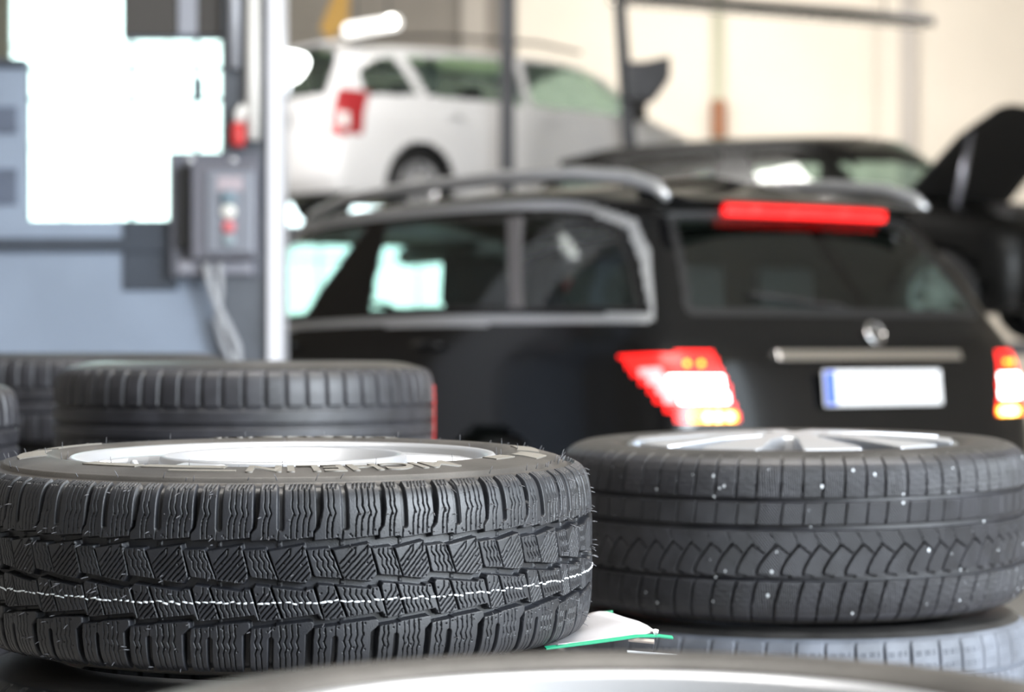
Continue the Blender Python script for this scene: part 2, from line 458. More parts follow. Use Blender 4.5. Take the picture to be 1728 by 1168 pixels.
def rim_lathe(name, ro, zt, zb, m, parent):
    """flange, lip and barrel of an alloy wheel, flange top at zt"""
    p = [(ro-.006, zt-.012), (ro, zt-.008), (ro+.0015, zt-.002), (ro-.0005, zt), (ro-.005, zt-.0005), (ro-.009, zt-.004), (ro-.012, zt-.012), (ro-.020, zt-.020),
         (ro-.026, zt-.034), (ro-.029, zt-.06), (ro-.031, 0), (ro-.030, zb+.05), (ro-.014, zb+.012), (ro-.004, zb+.003), (ro, zb), (ro-.006, zb+.010), (ro-.02, zb+.03), (ro-.025, 0), (ro-.016, zt-.02)]
    return lathe(name, p, m, parent, 128)

def dash_ring(name, prof3, v0, m, parent, r=.0007, pitch=.0062, wob=.0009):
    """a dashed chalk thread around the tread"""
    bm = bmesh.new(); R, _ = prof_at(prof3, v0); n = int(2*PI*R/pitch)
    for i in range(n):
        a = 2*PI*i/n; L = pitch*random.uniform(.45, .95)/R; dv = random.uniform(-wob, wob); dv2 = dv+random.uniform(-wob, wob)*1.2
        pts = []
        for t, d in ((0, dv), (.5, .5*(dv+dv2)), (1, dv2)):
            rr, zz = prof_at(prof3, v0+d); q = a+L*t
            pts.append(((rr+.0003)*math.cos(q), (rr+.0003)*math.sin(q), zz))
        add_tube(bm, pts, r*random.uniform(.7, 1.25), 6)
    return bm_obj(name, bm, m, parent, smooth=True)

def hairs(name, prof3, n, m, parent, vmax=.085, seed=3):
    """moulding hairs left standing on new rubber"""
    rnd = random.Random(seed); bm = bmesh.new()
    for i in range(n):
        a = rnd.uniform(0, 2*PI); v = rnd.choice([-.078, -.060, -.041, -.012, .002, .026, .037, .055, .074, .099])+rnd.uniform(-.004, .004)
        r, z = prof_at(prof3, v); L = rnd.uniform(.003, .008)
        er = Vector((math.cos(a), math.sin(a), 0)); et = Vector((-math.sin(a), math.cos(a), 0))
        out = (er if abs(v) < .085 else (er*.35+Vector((0, 0, 1 if v > 0 else -1)))).normalized()
        p0 = er*r+Vector((0, 0, z)); d = (out+et*rnd.uniform(-.7, .7)+Vector((0, 0, rnd.uniform(-.5, .3)))).normalized()
        add_tube(bm, [p0-out*.001, p0+d*L*.5, p0+d*L+Vector((0, 0, -.0004))], [.00045, .0004, .0002], 5)
    for i in range(34):                                     # upright ones on the top sidewall, beside the rim
        a = 2*PI*i/34; r = .2225 if i % 2 else .24; z = sidewall_z(prof3, r)
        p = Vector((r*math.cos(a), r*math.sin(a), z-.001)); add_tube(bm, [p, p+Vector((rnd.uniform(-.001, .001), 0, .0075))], [.0004, .0002], 5)
    return tag(bm_obj(name, bm, m, parent, smooth=True), kind='stuff')

def specks(name, prof3, n, m, parent, vmax, seed=5, off=.0002, front=1.3):
    rnd = random.Random(seed); bm = bmesh.new()
    for i in range(n):
        a = -PI/2+rnd.uniform(-front, front); v = rnd.uniform(-vmax, vmax); r, z = prof_at(prof3, v); s = rnd.choice([.0006, .0008, .001, .0013, .0019])
        er = Vector((math.cos(a), math.sin(a), 0)); et = Vector((-math.sin(a), math.cos(a), 0)); ez = Vector((0, 0, 1)); c = er*(r+off)+ez*z
        k = 7; ring = [bm.verts.new(c+et*math.cos(2*PI*j/k)*s*rnd.uniform(.6, 1.1)+ez*math.sin(2*PI*j/k)*s*rnd.uniform(.7, 1.6)) for j in range(k)]
        tip = bm.verts.new(c+er*s*.35)
        for j in range(k): bm.faces.new((ring[j], ring[(j+1) % k], tip))
    return tag(bm_obj(name, bm, m, parent, smooth=True), kind='stuff')

# ---- the big silver wheel in the middle
HA = .0915
HM = HA*1.05
wheel = thing('wheel_assembly', 'large sharp wheel with slanted new tread blocks, dashed white line and silver rim', 'wheel', (-.234, 2.43, .7188-HM), (math.radians(1.15), math.radians(-.15), 0))
JIT = [1.0, 1.06, .92, 1.04, .97, 1.08, .95, 1.02, .93, 1.05]
ty, PF_A = tyre_mesh('tyre', PROF_A, pattern_zigzag, P_A, 35, [M_RUB, M_SIDE], .5, .5, parent=wheel, vt=100, jitter=JIT)
ty.location = (0, 0, HM); ty.scale = (1, 1, 1.05)
tag(ring_text('raised_lettering', 'MICHELIN', PF_A, .2405, .029, math.radians(-90+44), math.radians(46), M_LETTER, ty), 'pale raised letters')
ring_text('raised_lettering', 'MICHELIN', PF_A, .2375, .029, math.radians(90+24), math.radians(47.5), M_LETTER, ty)
R_ = math.radians
for b_ in [(.239, .254, R_(-133), R_(-117.5)), (.239, .254, R_(-116), R_(-97)), (.263, .267, R_(-108), R_(-94)),
                               (.24, .256, R_(-31), R_(-22)), (.246, .272, R_(-18), R_(-8)), (.240, .262, R_(-4), R_(14)), (.24, .268, R_(150), R_(172)), (.24, .268, R_(178), R_(199))]: ring_bar('raised_band', PF_A, [b_], M_LETTER, ty)
tag(dash_ring('chalk_line', PF_A, -.0195, M_CHALK, ty), 'dashed white line')
hairs('moulding_hair', PF_A, 620, M_HAIR, ty).scale = (1, 1, 1)
rim = rim_lathe('alloy_rim', .2165, .0885, -.080, M_ALLOY, wheel); rim.location = (0, 0, HM); rim.scale = (1, 1, 1.05)
hub = lathe('hub_dish', [(.1265, .060), (.1275, .080), (.126, .0865), (.1225, .0885), (.1185, .0868), (.112, .080), (.095, .070), (.070, .064), (.046, .062), (.044, .066), (.0, .067)], M_ALLOY, rim, 96)
for k in range(5):
    a = R_(-90+38+72*k)
    bm = bmesh.new()
    sec = []
    for (r, w, zt, zb) in ((.118, .040, .0865, .055), (.140, .030, .0855, .056), (.165, .027, .0835, .055), (.188, .032, .0815, .05), (.2005, .040, .080, .045)):
        sec.append([bm.verts.new(radial(a) @ Vector(q)) for q in ((r, -w, zb), (r, -w*.92, zt-.006), (r, -w*.7, zt), (r, w*.7, zt), (r, w*.92, zt-.006), (r, w, zb))])
    for i in range(len(sec)-1):
        for j in range(6): bm.faces.new((sec[i][j], sec[i][(j+1) % 6], sec[i+1][(j+1) % 6], sec[i+1][j]))
    bm.faces.new(sec[0]); bm.faces.new(sec[-1][::-1])
    bm_obj('spoke', bm, M_ALLOY, rim, smooth=False, bevel=.003)
for k in range(5):
    a = R_(20+72*k); lathe('bolt_hole', [(.0105, .0640), (.0105, .0685), (.008, .0687), (.0075, .064), (0, .0635)], M_ALLOYD, rim, 20, Matrix.Translation((.057*math.cos(a), .057*math.sin(a), 0)))
a = R_(-90-42); lathe('valve', [(0, .092), (.003, .0918), (.0042, .089), (.0042, .079), (.0055, .076), (.0055, .070)], M_ALU, rim, 16, Matrix.Translation((.195*math.cos(a), .195*math.sin(a), 0)))

# ---- the second wheel, behind to the side
HB = .1132
wheel2 = thing('wheel_assembly', 'worn wheel with hooked tread cuts, white specks and flat white-silver spokes', 'wheel', (.400, 3.37, .678-HB), (R_(1.1), R_(-.4), 0))
ty2, PF_B = tyre_mesh('tyre', PROF_B, pattern_hook, P_B, 72, [M_RUBW, M_SIDED], .6, .6, parent=wheel2, vt=116, jitter=[1, 1, .9, 1.12, 1, .9, 1.0, 1.25, .95, 1, .9])
ty2.location = (0, 0, HB)
tag(specks('dirt_speck', PF_B, 60, M_CHALK, ty2, .098, front=1.35), 'white specks of dirt')
rim2 = rim_lathe('alloy_rim', .2325, .1085, -.095, M_ALLOYD, wheel2); rim2.location = (0, 0, HB)
lathe('hub', [(.062, .075), (.064, .116), (.058, .120), (.03, .122), (0, .1225)], M_ALLOY, rim2, 48)
for k in range(10):
    a = R_(-90+9+36*k); bm = bmesh.new()
    A = [(.055, -.014), (.12, -.024), (.205, -.044), (.2245, -.047), (.2255, .034), (.205, .036), (.12, .016), (.055, .012)]
    zt = lambda r: .1215-.009*((r-.055)/.17)**2
    top = [bm.verts.new(radial(a) @ Vector((x, y, zt(x)))) for x, y in A]; bot = [bm.verts.new(radial(a) @ Vector((x, y*.8, zt(x)-.035))) for x, y in A]
    n = len(A); bm.faces.new(bot[::-1])
    for q in ((0, 1, 6, 7), (1, 2, 5, 6), (2, 3, 4, 5)): bm.faces.new([top[i] for i in q])
    for i in range(n): bm.faces.new((top[i], bot[i], bot[(i+1) % n], top[(i+1) % n]))
    bm_obj('spoke', bm, M_ALLOY, rim2, bevel=.0025)

# ---- the blurred one right in front of the lens
wheel3 = thing('wheel_assembly', 'blurred wheel closest to the viewer, bare rubber edge and bright silver rim lip', 'wheel', (.052, 1.23, .639-HA), (0, R_(-.6), 0))
ty3, PF_C = tyre_mesh('tyre', PROF_A, pattern_lugs, P_D, 60, [M_RUBW, M_SIDE], 1.5, 1.5, parent=wheel3, vt=96, span=180)
ty3.location = (0, 0, HA)
rim3 = rim_lathe('alloy_rim', .2170, .0835, -.080, M_ALLOY, wheel3); rim3.location = (0, 0, HA)
lathe('hub', [(.07, .04), (.072, .070), (.066, .075), (.03, .077), (0, .077)], M_ALLOY, rim3, 48)
for k in range(7):
    a = R_(90+360/7*k); M = radial(a)
    bm = bmesh.new(); add_box(bm, (.06, -.02, .045), (.197, .02, .072), M); bm_obj('spoke', bm, M_ALLOY, rim3, bevel=.006)

# ---- blurred tyres further back
def plain_tyre(name, label, loc, R, hz, m2, fine=1.6, pattern=pattern_lugs, pitch=P_D, cat='tyre', rot=0, tilt=(0, 0), group=None, span=180):
    sc = R/.3165; base = [(r*sc if i < 10 else r, z) for i, (r, z) in enumerate(PROF_A)]
    base = [(r*sc, z) for r, z in PROF_A]
    cnt = int(round(2*PI*R*1000/pitch))
    root = thing(name, label, cat, (loc[0], loc[1], loc[2]), (tilt[0], tilt[1], rot), group)
    t, p3 = tyre_mesh('tread_and_sidewall', base, pattern, 2*PI*R*1000/cnt, cnt, m2, fine, fine, parent=root, vt=96, span=span, zs=hz/HA)
    t.location = (0, 0, hz)
    return root, t, p3

tb, tbt, pfb = plain_tyre('tyre_casing', 'tall blurred tyre with lug shoulder and pale glinting top, just behind the big silver wheel', (-.447, 3.96, .708), .317, .095, [M_RUBW, M_SIDEG], 1.2)
bm = bmesh.new()
for i in range(10):
    v = -.055+.0115*i; r, z = prof_at(pfb, v); z *= .095/HA; r += .0006
    for k in range(4):
        a = R_(-3.2+1.8*k+(i % 2)*.7)
        M = radial(a); add_box(bm, (r-.002, -.006, z-.0045), (r+.0006, .005, z+.0045), M)
red = bm_obj('red_mark', bm, M_RED, tbt); tag(red, 'red mark on the tread edge')  # small red tiles along one edge of the tread
lathe('steel_rim', [(.213, .086), (.2175, .089), (.219, .085), (.2165, .08), (.20, .07), (.19, 0), (.2, -.06), (.214, -.08)], M_ALU, tb, 96).location = (0, 0, .095)
plain_tyre('tyre_casing', 'dark blurred tyre lying furthest back, below the grey-blue wall panel', (-.92, 5.03, .720), .32, .095, [M_RUBW, M_SIDED], 1.6)
plain_tyre('tyre_casing', 'blurred tyre cut by the photo edge beside the dark tyre', (-1.045, 3.45, .686), .318, .094, [M_RUBW, M_SIDED], 1.6)

# ---- the tyres each of them is stacked on
def stack(x, y, base, n, R, where, m2, first=None, tilt=(0, 0), seen=None):
    h = base/n
    for i in range(n):
        k = n-1-i                                            # how far down from the top wheel
        order = ['next', 'second', 'third', 'fourth'][k]
        lab = f'black tyre {order} below {where}'
        if k == 0 and first:
            lab = seen
            first(lab, h, h*i)
        else:
            plain_tyre('tyre_casing', lab, (x+.004*(i % 2), y, h*i+.0004), R, h/2-.0006, m2, 3.0, rot=i*.9, tilt=(tilt[0]*i/n, tilt[1]*i/n))
def first_main(lab, h, z):
    plain_tyre('tyre_casing', lab, (-.237, 2.435, z+.0004), .316, h/2-.0006, [M_RUB, M_SIDED], 1.2)
stack(-.234, 2.43, .6115, 3, .316, 'the slanted-block silver wheel', [M_RUB, M_SIDED], first_main, (0, 0), 'black tyre in deep shade carrying the big silver wheel with the dashed white line')
def first_right(lab, h, z):
    cnt = 52; root = thing('tyre_casing', lab, 'tyre', (.403, 3.372, z+.0004))
    prof = [(r, zz) for r, zz in PROF_B]
    t, p3 = tyre_mesh('tread_and_sidewall', prof, pattern_pins, 2*PI*330/cnt, cnt, [M_RUBG, M_SIDED], .8, .8, parent=root, vt=112, zs=(h/2-.003)/HB, jitter=[1, 1, .95, 1.15, .95, 1.1, .85])
    t.location = (0, 0, h/2-.003)
stack(.400, 3.37, .559, 3, .325, 'the wheel with the flat white-silver spokes', [M_RUBW, M_SIDED], first_right, (0, 0), 'blue-grey tyre with pin-holed shoulder blocks under the specked wheel')
stack(.052, 1.23, .544, 3, .315, 'the blurred wheel closest to the viewer', [M_RUBW, M_SIDED])
stack(-.447, 3.96, .708, 3, .317, 'the tall blurred tyre with the red mark', [M_RUBW, M_SIDED])
stack(-.92, 5.03, .720, 3, .318, 'the dark blurred tyre furthest back', [M_RUBW, M_SIDED])
stack(-1.045, 3.45, .686, 3, .316, 'the blurred tyre at the photo edge', [M_RUBW, M_SIDED])

# ---- paper sleeve with green welt under the big wheel
sl = thing('document_sleeve', 'white paper sleeve with green edge sticking out from under the big silver wheel', 'paper', (.02, 2.38, .62))
M_PAPER = mat('white_paper', (.40, .385, .40), .7, bump=.3, bscale=60, var=.06, vscale=18)
M_GREEN = mat('green_plastic', (.012, .25, .13), .4, bump=.1)
tip = px(1106, 1066, 2.390); nearp = px(942, 1089, 2.295); back = px(998, 1034, 2.520); inn = Vector((.0, 2.38, .6135))
loc = Vector(sl.location)
bm = bmesh.new(); n = 8; g = {}
for i in range(n+1):
    for j in range(n+1):
        u, v = i/n, j/n
        a = back.lerp(tip, u); b = inn.lerp(nearp, u); p = a.lerp(b, v)
        p.z += .007*math.sin(PI*u)*(1-v)+.0014*math.sin(9*u+5*v); g[i, j] = (bm.verts.new(p-loc), bm.verts.new(p-loc-Vector((0, 0, .0012))))
for i in range(n):
    for j in range(n):
        q = [(i, j), (i+1, j), (i+1, j+1), (i, j+1)]
        bm.faces.new([g[k][0] for k in q]); bm.faces.new([g[k][1] for k in q[::-1]])
bd = [(i, 0) for i in range(n)]+[(n, j) for j in range(n)]+[(i, n) for i in range(n, 0, -1)]+[(0, j) for j in range(n, 0, -1)]
for a, b in zip(bd, bd[1:]+bd[:1]): bm.faces.new((g[a][0], g[a][1], g[b][1], g[b][0]))
bm_obj('paper_sheet', bm, M_PAPER, sl, smooth=True)
def strip(name, pts, w, t, m):
    bm = bmesh.new(); pts = [Vector(p)-loc for p in pts]; sec = []
    for i, p in enumerate(pts):
        d = (pts[min(i+1, len(pts)-1)]-pts[max(0, i-1)]).normalized(); s = d.cross(Vector((0, -.5, .85))).normalized(); nn = s.cross(d)
        sec.append([bm.verts.new(p+s*w*a+nn*t*b) for a, b in ((-1, -1), (1, -1), (1, 1), (-1, 1))])
    for i in range(len(sec)-1):
        for k in range(4): bm.faces.new((sec[i][k], sec[i][(k+1) % 4], sec[i+1][(k+1) % 4], sec[i+1][k]))
    bm.faces.new(sec[0]); bm.faces.new(sec[-1][::-1]); return bm_obj(name, bm, m, sl, bevel=.0003)
tag(strip('welt', [px(920, 1094, 2.290), px(985, 1086, 2.312), px(1030, 1080, 2.335), px(1075, 1073.5, 2.365), px(1110, 1073, 2.385), px(1135, 1076, 2.392)], .0022, .0009, M_GREEN), 'green welt')
strip('welt', [px(990, 1042, 2.526), px(1015, 1036, 2.522), px(1034, 1034, 2.520)], .0026, .0012, M_GREEN)
strip('clip', [px(1102, 1068, 2.384), px(1106, 1067, 2.384), px(1110, 1068.5, 2.384)], .003, .0022, M_ALU)
strip('backing_card', [px(1060, 1079, 2.370), px(1082, 1081, 2.370), px(1104, 1083, 2.370)], .0024, .0012, mat('brown_card', (.30, .25, .22), .7, bump=.2))
tube('tie_string', [px(1106, 1068, 2.384)-loc, px(1107, 1084, 2.380)-loc, px(1102, 1107, 2.372)-loc], .0005, M_PLAS, sl, 6)
strip('tie_strip', [px(1058, 1100, 2.365), px(1100, 1103.5, 2.370), px(1142, 1107, 2.375)], .0014, .0008, M_CHALK)
# ------------------------------------------------------------------ cars
def cr(P, counts):
    """Catmull-Rom along axis 0 of P with counts[i] steps in interval i"""
    P = np.asarray(P, float); Q = np.concatenate([[2*P[0]-P[1]], P, [2*P[-1]-P[-2]]]); out = []; tt = []
    for i, c in enumerate(counts):
        a, b, cc, d = Q[i], Q[i+1], Q[i+2], Q[i+3]
        t = np.linspace(0, 1, c, endpoint=False).reshape((-1,)+(1,)*(P.ndim-1))
        out.append(.5*(2*b+(cc-a)*t+(2*a-5*b+4*cc-d)*t*t+(3*b-a-3*cc+d)*t**3)); tt.append(i+np.linspace(0, 1, c, endpoint=False))
    return np.concatenate(out+[P[-1:]]), np.concatenate(tt+[[len(P)-1]])

def pin(poly, X, Y): return sd_poly(X, Y, poly)

class CarBody:
    """half body skin lofted through a control net (rows bottom to roof spine, columns tail to nose), mirrored"""
    def __init__(self, net, rowc, colc):
        G, self.rr = cr(net, rowc); G, self.cc = cr(G.transpose(1, 0, 2), colc); G = G.transpose(1, 0, 2)
        G[:, 0, 1] = 0; G[-1, :, 1] = 0; G[..., 1] = np.maximum(G[..., 1], 0)
        self.G = G; R, C = G.shape[:2]
        i = np.arange(R-1)[:, None]; j = np.arange(C-1)[None]; a = i*C+j
        self.F = np.stack([a, a+1, a+C+1, a+C], -1).reshape(-1, 4)
        self.cen = (G[:-1, :-1]+G[1:, :-1]+G[:-1, 1:]+G[1:, 1:])/4
        self.fr = ((self.rr[:-1]+self.rr[1:])/2)[:, None]*np.ones((1, C-1)); self.fc = np.ones((R-1, 1))*((self.cc[:-1]+self.cc[1:])/2)[None]
        s = np.concatenate([np.zeros((R, 1)), np.cumsum(np.linalg.norm(np.diff(G[..., :2], axis=1), axis=2), 1)], 1)
        self.s = (s[:-1, :-1]+s[1:, 1:])/2
        self.lab = np.full(self.cen.shape[:2], 0)
    def part(self, k, name, m, parent, side=0, lift=0.):
        """build the faces labelled k as a mesh of their own; side 1 left, -1 right, 0 both"""
        sel = (self.lab == k).ravel(); F = self.F[sel]
        if not len(F): return None
        ids, inv = np.unique(F, return_inverse=True); V = self.G.reshape(-1, 3)[ids]; F = inv.reshape(-1, 4)
        if lift:
            N = np.zeros_like(V); A = V[F]; n = np.cross(A[:, 2]-A[:, 0], A[:, 3]-A[:, 1])
            for q in range(4): np.add.at(N, F[:, q], n)
            N /= np.linalg.norm(N, axis=1, keepdims=True)+1e-12; V = V+N*lift
        if side == 0:
            V2 = V*[1, -1, 1]; n = len(V); V = np.concatenate([V, V2]); F = np.concatenate([F[:, ::-1], F+n])
            # weld the centre line
            key = np.round(V, 5); _, first, back = np.unique(key, axis=0, return_index=True, return_inverse=True)
            V = V[first]; F = back.ravel()[F]
            ok = np.array([len(set(f)) == 4 for f in F]) if len(F) < 400000 else np.ones(len(F), bool); F = F[ok]
        elif side < 0: V = V*[1, -1, 1]
        else: F = F[:, ::-1]
        return mesh_np(name, V, F, m, parent)
    def y_at(self, x, z, c0=3):
        """half width of the flank at (x, z)"""
        m = self.fc > c0; d = (self.cen[..., 0]-x)**2+(self.cen[..., 2]-z)**2; d = np.where(m & (self.fr < 6.6), d, 1e9)
        k = np.unravel_index(np.argmin(d), d.shape); return float(self.cen[k][1])
    def x_rear(self, y, z):
        d = (self.cen[..., 1]-abs(y))**2+(self.cen[..., 2]-z)**2; d = np.where((self.fc < 3.2) & (self.fr < 7), d, 1e9)
        k = np.unravel_index(np.argmin(d), d.shape); return float(self.cen[k][0])

def wagon_net():
    Z0, Z1, Z2, Z3 = .22, .36, .60, .86
    N = np.zeros((9, 14, 3))
    xr = [.10, .02, .0, .045, .15, .27, .40, .405, .62]; zr = [Z0, Z1, Z2, .88, 1.035, 1.20, 1.372, 1.43, 1.505]
    for c, (yy, dx) in enumerate(((0, 0), (.40, .012), (.66, .05))):
        for r in range(9):
            y = [yy, yy, yy, yy, yy*.96, yy*.90, yy*.84, yy*.80, 0][r]
            x = xr[r]+(dx if r < 8 else .09*c); N[r, c] = (x, y, zr[r]-.006*c*(r > 5))
    def col(c, xs, ys, zs):
        for r in range(9): N[r, c] = (xs[r], ys[r], zs[r])
    col(3, [.22, .15, .14, .19, .26, .36, .47, .50, .80], [.80, .83, .845, .83, .765, .70, .615, .55, 0], [Z0, Z1, Z2, .88, 1.035, 1.20, 1.36, 1.425, 1.525])
    col(4, [.46, .43, .42, .45, .49, .56, .66, .70, .98], [.85, .87, .885, .875, .815, .755, .665, .59, 0], [Z0, Z1, Z2, .87, 1.04, 1.21, 1.365, 1.445, 1.54])
    def side(c, x, zb, zw, ze, zs, yb=.83):
        col(c, [x]*9, [.86, .88, .892, .885, yb, yb-.06, yb-.14, yb-.22, 0], [Z0, Z1, Z2, .86, zb, (zb+zw)/2, zw, ze, zs])
    side(5, .90, 1.045, 1.392, 1.470, 1.550); side(6, 1.40, 1.05, 1.408, 1.485, 1.552); side(7, 2.0, 1.045, 1.408, 1.482, 1.545); side(8, 2.62, 1.03, 1.385, 1.458, 1.52)
    col(9, [3.2, 3.2, 3.2, 3.2, 3.2, 3.05, 2.95, 2.86, 2.86], [.86, .88, .89, .88, .82, .75, .66, .55, 0], [Z0, Z1, Z2, .85, 1.0, 1.14, 1.29, 1.395, 1.485])
    col(10, [3.7, 3.7, 3.7, 3.7, 3.66, 3.42, 3.18, 3.04, 3.02], [.86, .88, .89, .87, .79, .72, .62, .48, 0], [Z0, Z1, Z2, .83, .95, 1.02, 1.20, 1.35, 1.46])
    col(11, [4.28, 4.30, 4.30, 4.26, 4.05, 3.60, 3.36, 3.18, 3.16], [.78, .80, .80, .77, .66, .60, .50, .38, 0], [Z0, Z1, Z2, .78, .88, .995, 1.10, 1.28, 1.38])
    col(12, [4.46, 4.50, 4.50, 4.45, 4.2, 3.7, 3.5, 3.33, 3.3], [.45, .46, .46, .45, .40, .35, .30, .22, 0], [Z0, Z1, Z2, .76, .865, .985, 1.05, 1.20, 1.29])
    col(13, [4.50, 4.55, 4.55, 4.50, 4.25, 3.74, 3.56, 3.43, 3.42], [0]*9, [Z0, Z1, Z2, .75, .87, .985, 1.04, 1.15, 1.21])
    for c in range(9, 14):
        for r in range(4, 9): N[r, c, 0] += [.02, .03, .03, .03, .03][r-4]
    return N

def disc_wheel(parent, x, y, z, R, m_rim, name='wheel'):
    """simple road wheel: tyre with rim and spokes as one part each"""
    s = 1 if y > 0 else -1; M = Matrix.Translation((x, y, z)) @ Matrix.Rotation(-s*PI/2, 4, 'X')
    t = lathe(name, [(R*.66, -.10), (R*.8, -.11), (R*.95, -.10), (R, -.075), (R, .075), (R*.95, .10), (R*.8, .11), (R*.66, .10), (R*.64, .085)], M_PLAS, parent, 48, M)
    bm = bmesh.new(); add_lathe(bm, [(R*.66, .095), (R*.64, .10), (R*.60, .085), (R*.56, .02), (R*.5, -.02), (0, -.02)], 40, M)
    for k in range(7):
        add_box(bm, (R*.1, -.024, .03), (R*.62, .024, .075), M @ radial(2*PI*k/7))
    add_lathe(bm, [(R*.2, .03), (R*.2, .085), (0, .088)], 24, M)
    bm_obj('wheel_rim', bm, m_rim, t, smooth=False)
    return t

def seat(parent, x, y, w=.5, name='car_seat', z0=.42, hr=1.18):
    s = box(name, (x, y-w/2, z0), (x+.5, y+w/2, z0+.14), M_SEAT, parent, .04)
    b = prism('seat_back', [(x-.02, z0+.1), (x+.14, z0+.1), (x-.06, hr-.14), (x-.18, hr-.14)], y-w/2+.02, y+w/2-.02, M_SEAT, s, 1, bevel=.03)
    prism('headrest', [(x-.19, hr-.10), (x-.08, hr-.10), (x-.10, hr+.10), (x-.18, hr+.10)], y-.14, y+.14, M_SEAT, s, 1, bevel=.03)
    return s

ROWC = [3, 6, 10, 18, 16, 16, 8, 8]; COLC = [26, 22, 20, 22, 24, 26, 30, 30, 20, 10, 8, 6, 6]
def make_car(name, label, cat, loc, yaw, net, paint, gl, side_polys, rear_poly, shield=True, chrome=None, lamps=None, wheels=((1.02, .31), (3.80, .31)), rimm=None, arch=.35, bonnet_open=False):
    root = thing(name, label, cat, loc, (0, 0, yaw)); B = CarBody(net, ROWC, COLC)
    X, Y, Z = B.cen[..., 0], B.cen[..., 1], B.cen[..., 2]; side = B.fc > 3.0; low = B.fr < 6.9
    for (wx, wz) in wheels:
        B.lab[side & (B.fr < 4) & (np.hypot(X-wx, Z-wz) < arch)] = 99
    names = {}
    for k, poly in enumerate(side_polys):
        d = pin(poly, X, Z); ok = side & low & (B.fr > 3.2) & (B.fc < 10.5)
        B.lab[ok & (d < 0)] = 10+k
        if chrome: B.lab[ok & (d >= 0) & (d < .014) & (B.lab == 0)] = 5
    if chrome:
        lo, x0, x1 = chrome
        d = pin(lo, X, Z); B.lab[side & low & (B.fr > 3.2) & (np.abs(d-.016) < .016) & (B.lab < 10)] = 6
    dr = pin(rear_poly, Y, Z); rear = (B.fc < 3.3) & (B.fr < 7) & (B.fr > 3)
    B.lab[rear & (dr < 0)] = 30; B.lab[rear & (dr >= 0) & (dr < .03) & (B.lab == 0)] = 7
    if shield: B.lab[(B.fc > 9.35) & (B.fr > 5.15)] = 31
    if lamps:
        for key, poly in lamps: B.lab[(B.fr < 4.5) & (pin(poly, B.s, Z) < 0)] = key
    body = B.part(0, 'body_shell', paint, root)
    if chrome: [(B.part(5, 'window_frame', M_PLAS, root, s_), B.part(6, 'chrome_window_strip', M_ALU, root, s_)) for s_ in (1, -1)]
    B.part(7, 'rear_window_seal', M_PLAS, root)
    for k in range(len(side_polys)):
        for s in (1, -1): B.part(10+k, 'side_window', gl, root, s)
    B.part(30, 'rear_window', gl, root); B.part(31, 'windscreen', gl, root)
    # floor, wheels, seats
    box('underbody', (.25, -.78, .20), (4.35, .78, .34), M_PLAS, root, .03)
    box('cabin_floor', (.45, -.72, .36), (3.3, .72, .42), M_SEAT, root, .01)
    for (wx, wz) in wheels:
        for s in (1, -1):
            disc_wheel(root, wx, s*.76, wz, .31, rimm or M_ALU)
    for y in (.36, -.36): seat(root, 2.05, y); 
    for y in (.45, -.02, -.47): seat(root, 1.18, y, .45, 'rear_seat', .45, 1.13)
    prism('dashboard', [(2.95, .55), (3.45, .55), (3.5, .93), (3.05, .98), (2.92, .85)], -.7, .7, M_PLAS, root, 1, bevel=.03)
    lathe('steering_wheel', [(.17, -.012), (.185, 0), (.17, .012), (.16, 0), (.17, -.012)], M_PLAS, root, 32, Matrix.Translation((2.72, .36, .95)) @ Matrix.Rotation(R_(65), 4, 'Y'))
    return root, B

def lamp_mat(name, c, s): return mat(name, c, .25, emit=c, estr=s)
LR = lamp_mat('lit_red_lens', (1.0, .012, .010), 1.5); LW = lamp_mat('lit_white_lens', (1.0, .93, .88), 7.0); LA = lamp_mat('lit_amber_lens', (1.0, .42, .01), 3.0)
LAB = lamp_mat('lit_amber_bulb', (1.0, .70, .22), 9.0); LP = mat('grey_lens', (.55, .5, .52), .2, emit=(.9, .6, .62), estr=.25)

# the black estate car
q_win = [(.33, 1.06), (.44, 1.20), (.56, 1.30), (.78, 1.362), (1.08, 1.386), (.91, 1.07)]
r_win = [(1.18, 1.38), (1.6, 1.39), (2.0, 1.388), (1.93, 1.07), (1.0, 1.07)]
f_win = [(2.44, 1.055), (2.18, 1.388), (2.68, 1.372), (2.92, 1.31), (3.22, 1.15), (3.36, 1.02)]
outl = [(.27, 1.035), (.40, 1.21), (.53, 1.325), (.77, 1.395), (1.03, 1.415), (1.6, 1.422), (2.2, 1.42), (2.70, 1.40), (2.96, 1.335), (3.26, 1.17), (3.42, .99), (2.2, 1.035)]
lampset = [(40, [(.655, .912), (1.0, .902), (.79, .672), (.58, .672)]),
           (41, [(.645, .838), (.83, .832), (.79, .742), (.615, .742)]), (43, [(.845, .862), (.93, .862), (.84, .76), (.80, .76)]), (42, [(.605, .728), (.785, .728), (.755, .682), (.592, .682)])]
WPOSE = (1.24, 7.91, R_(124.8))
wag, WB = make_car('estate_car', 'black estate car with lit tail lamps, red brake light strip and white number plate', 'car', (WPOSE[0], WPOSE[1], 0), WPOSE[2], wagon_net(), M_BLACK, M_GLASS,
                   [q_win, r_win, f_win], [(0, 1.055), (.64, 1.055), (.53, 1.352), (0, 1.365), (-.1, 1.365), (-.1, 1.055)], chrome=(outl, 0, 0), lamps=lampset)
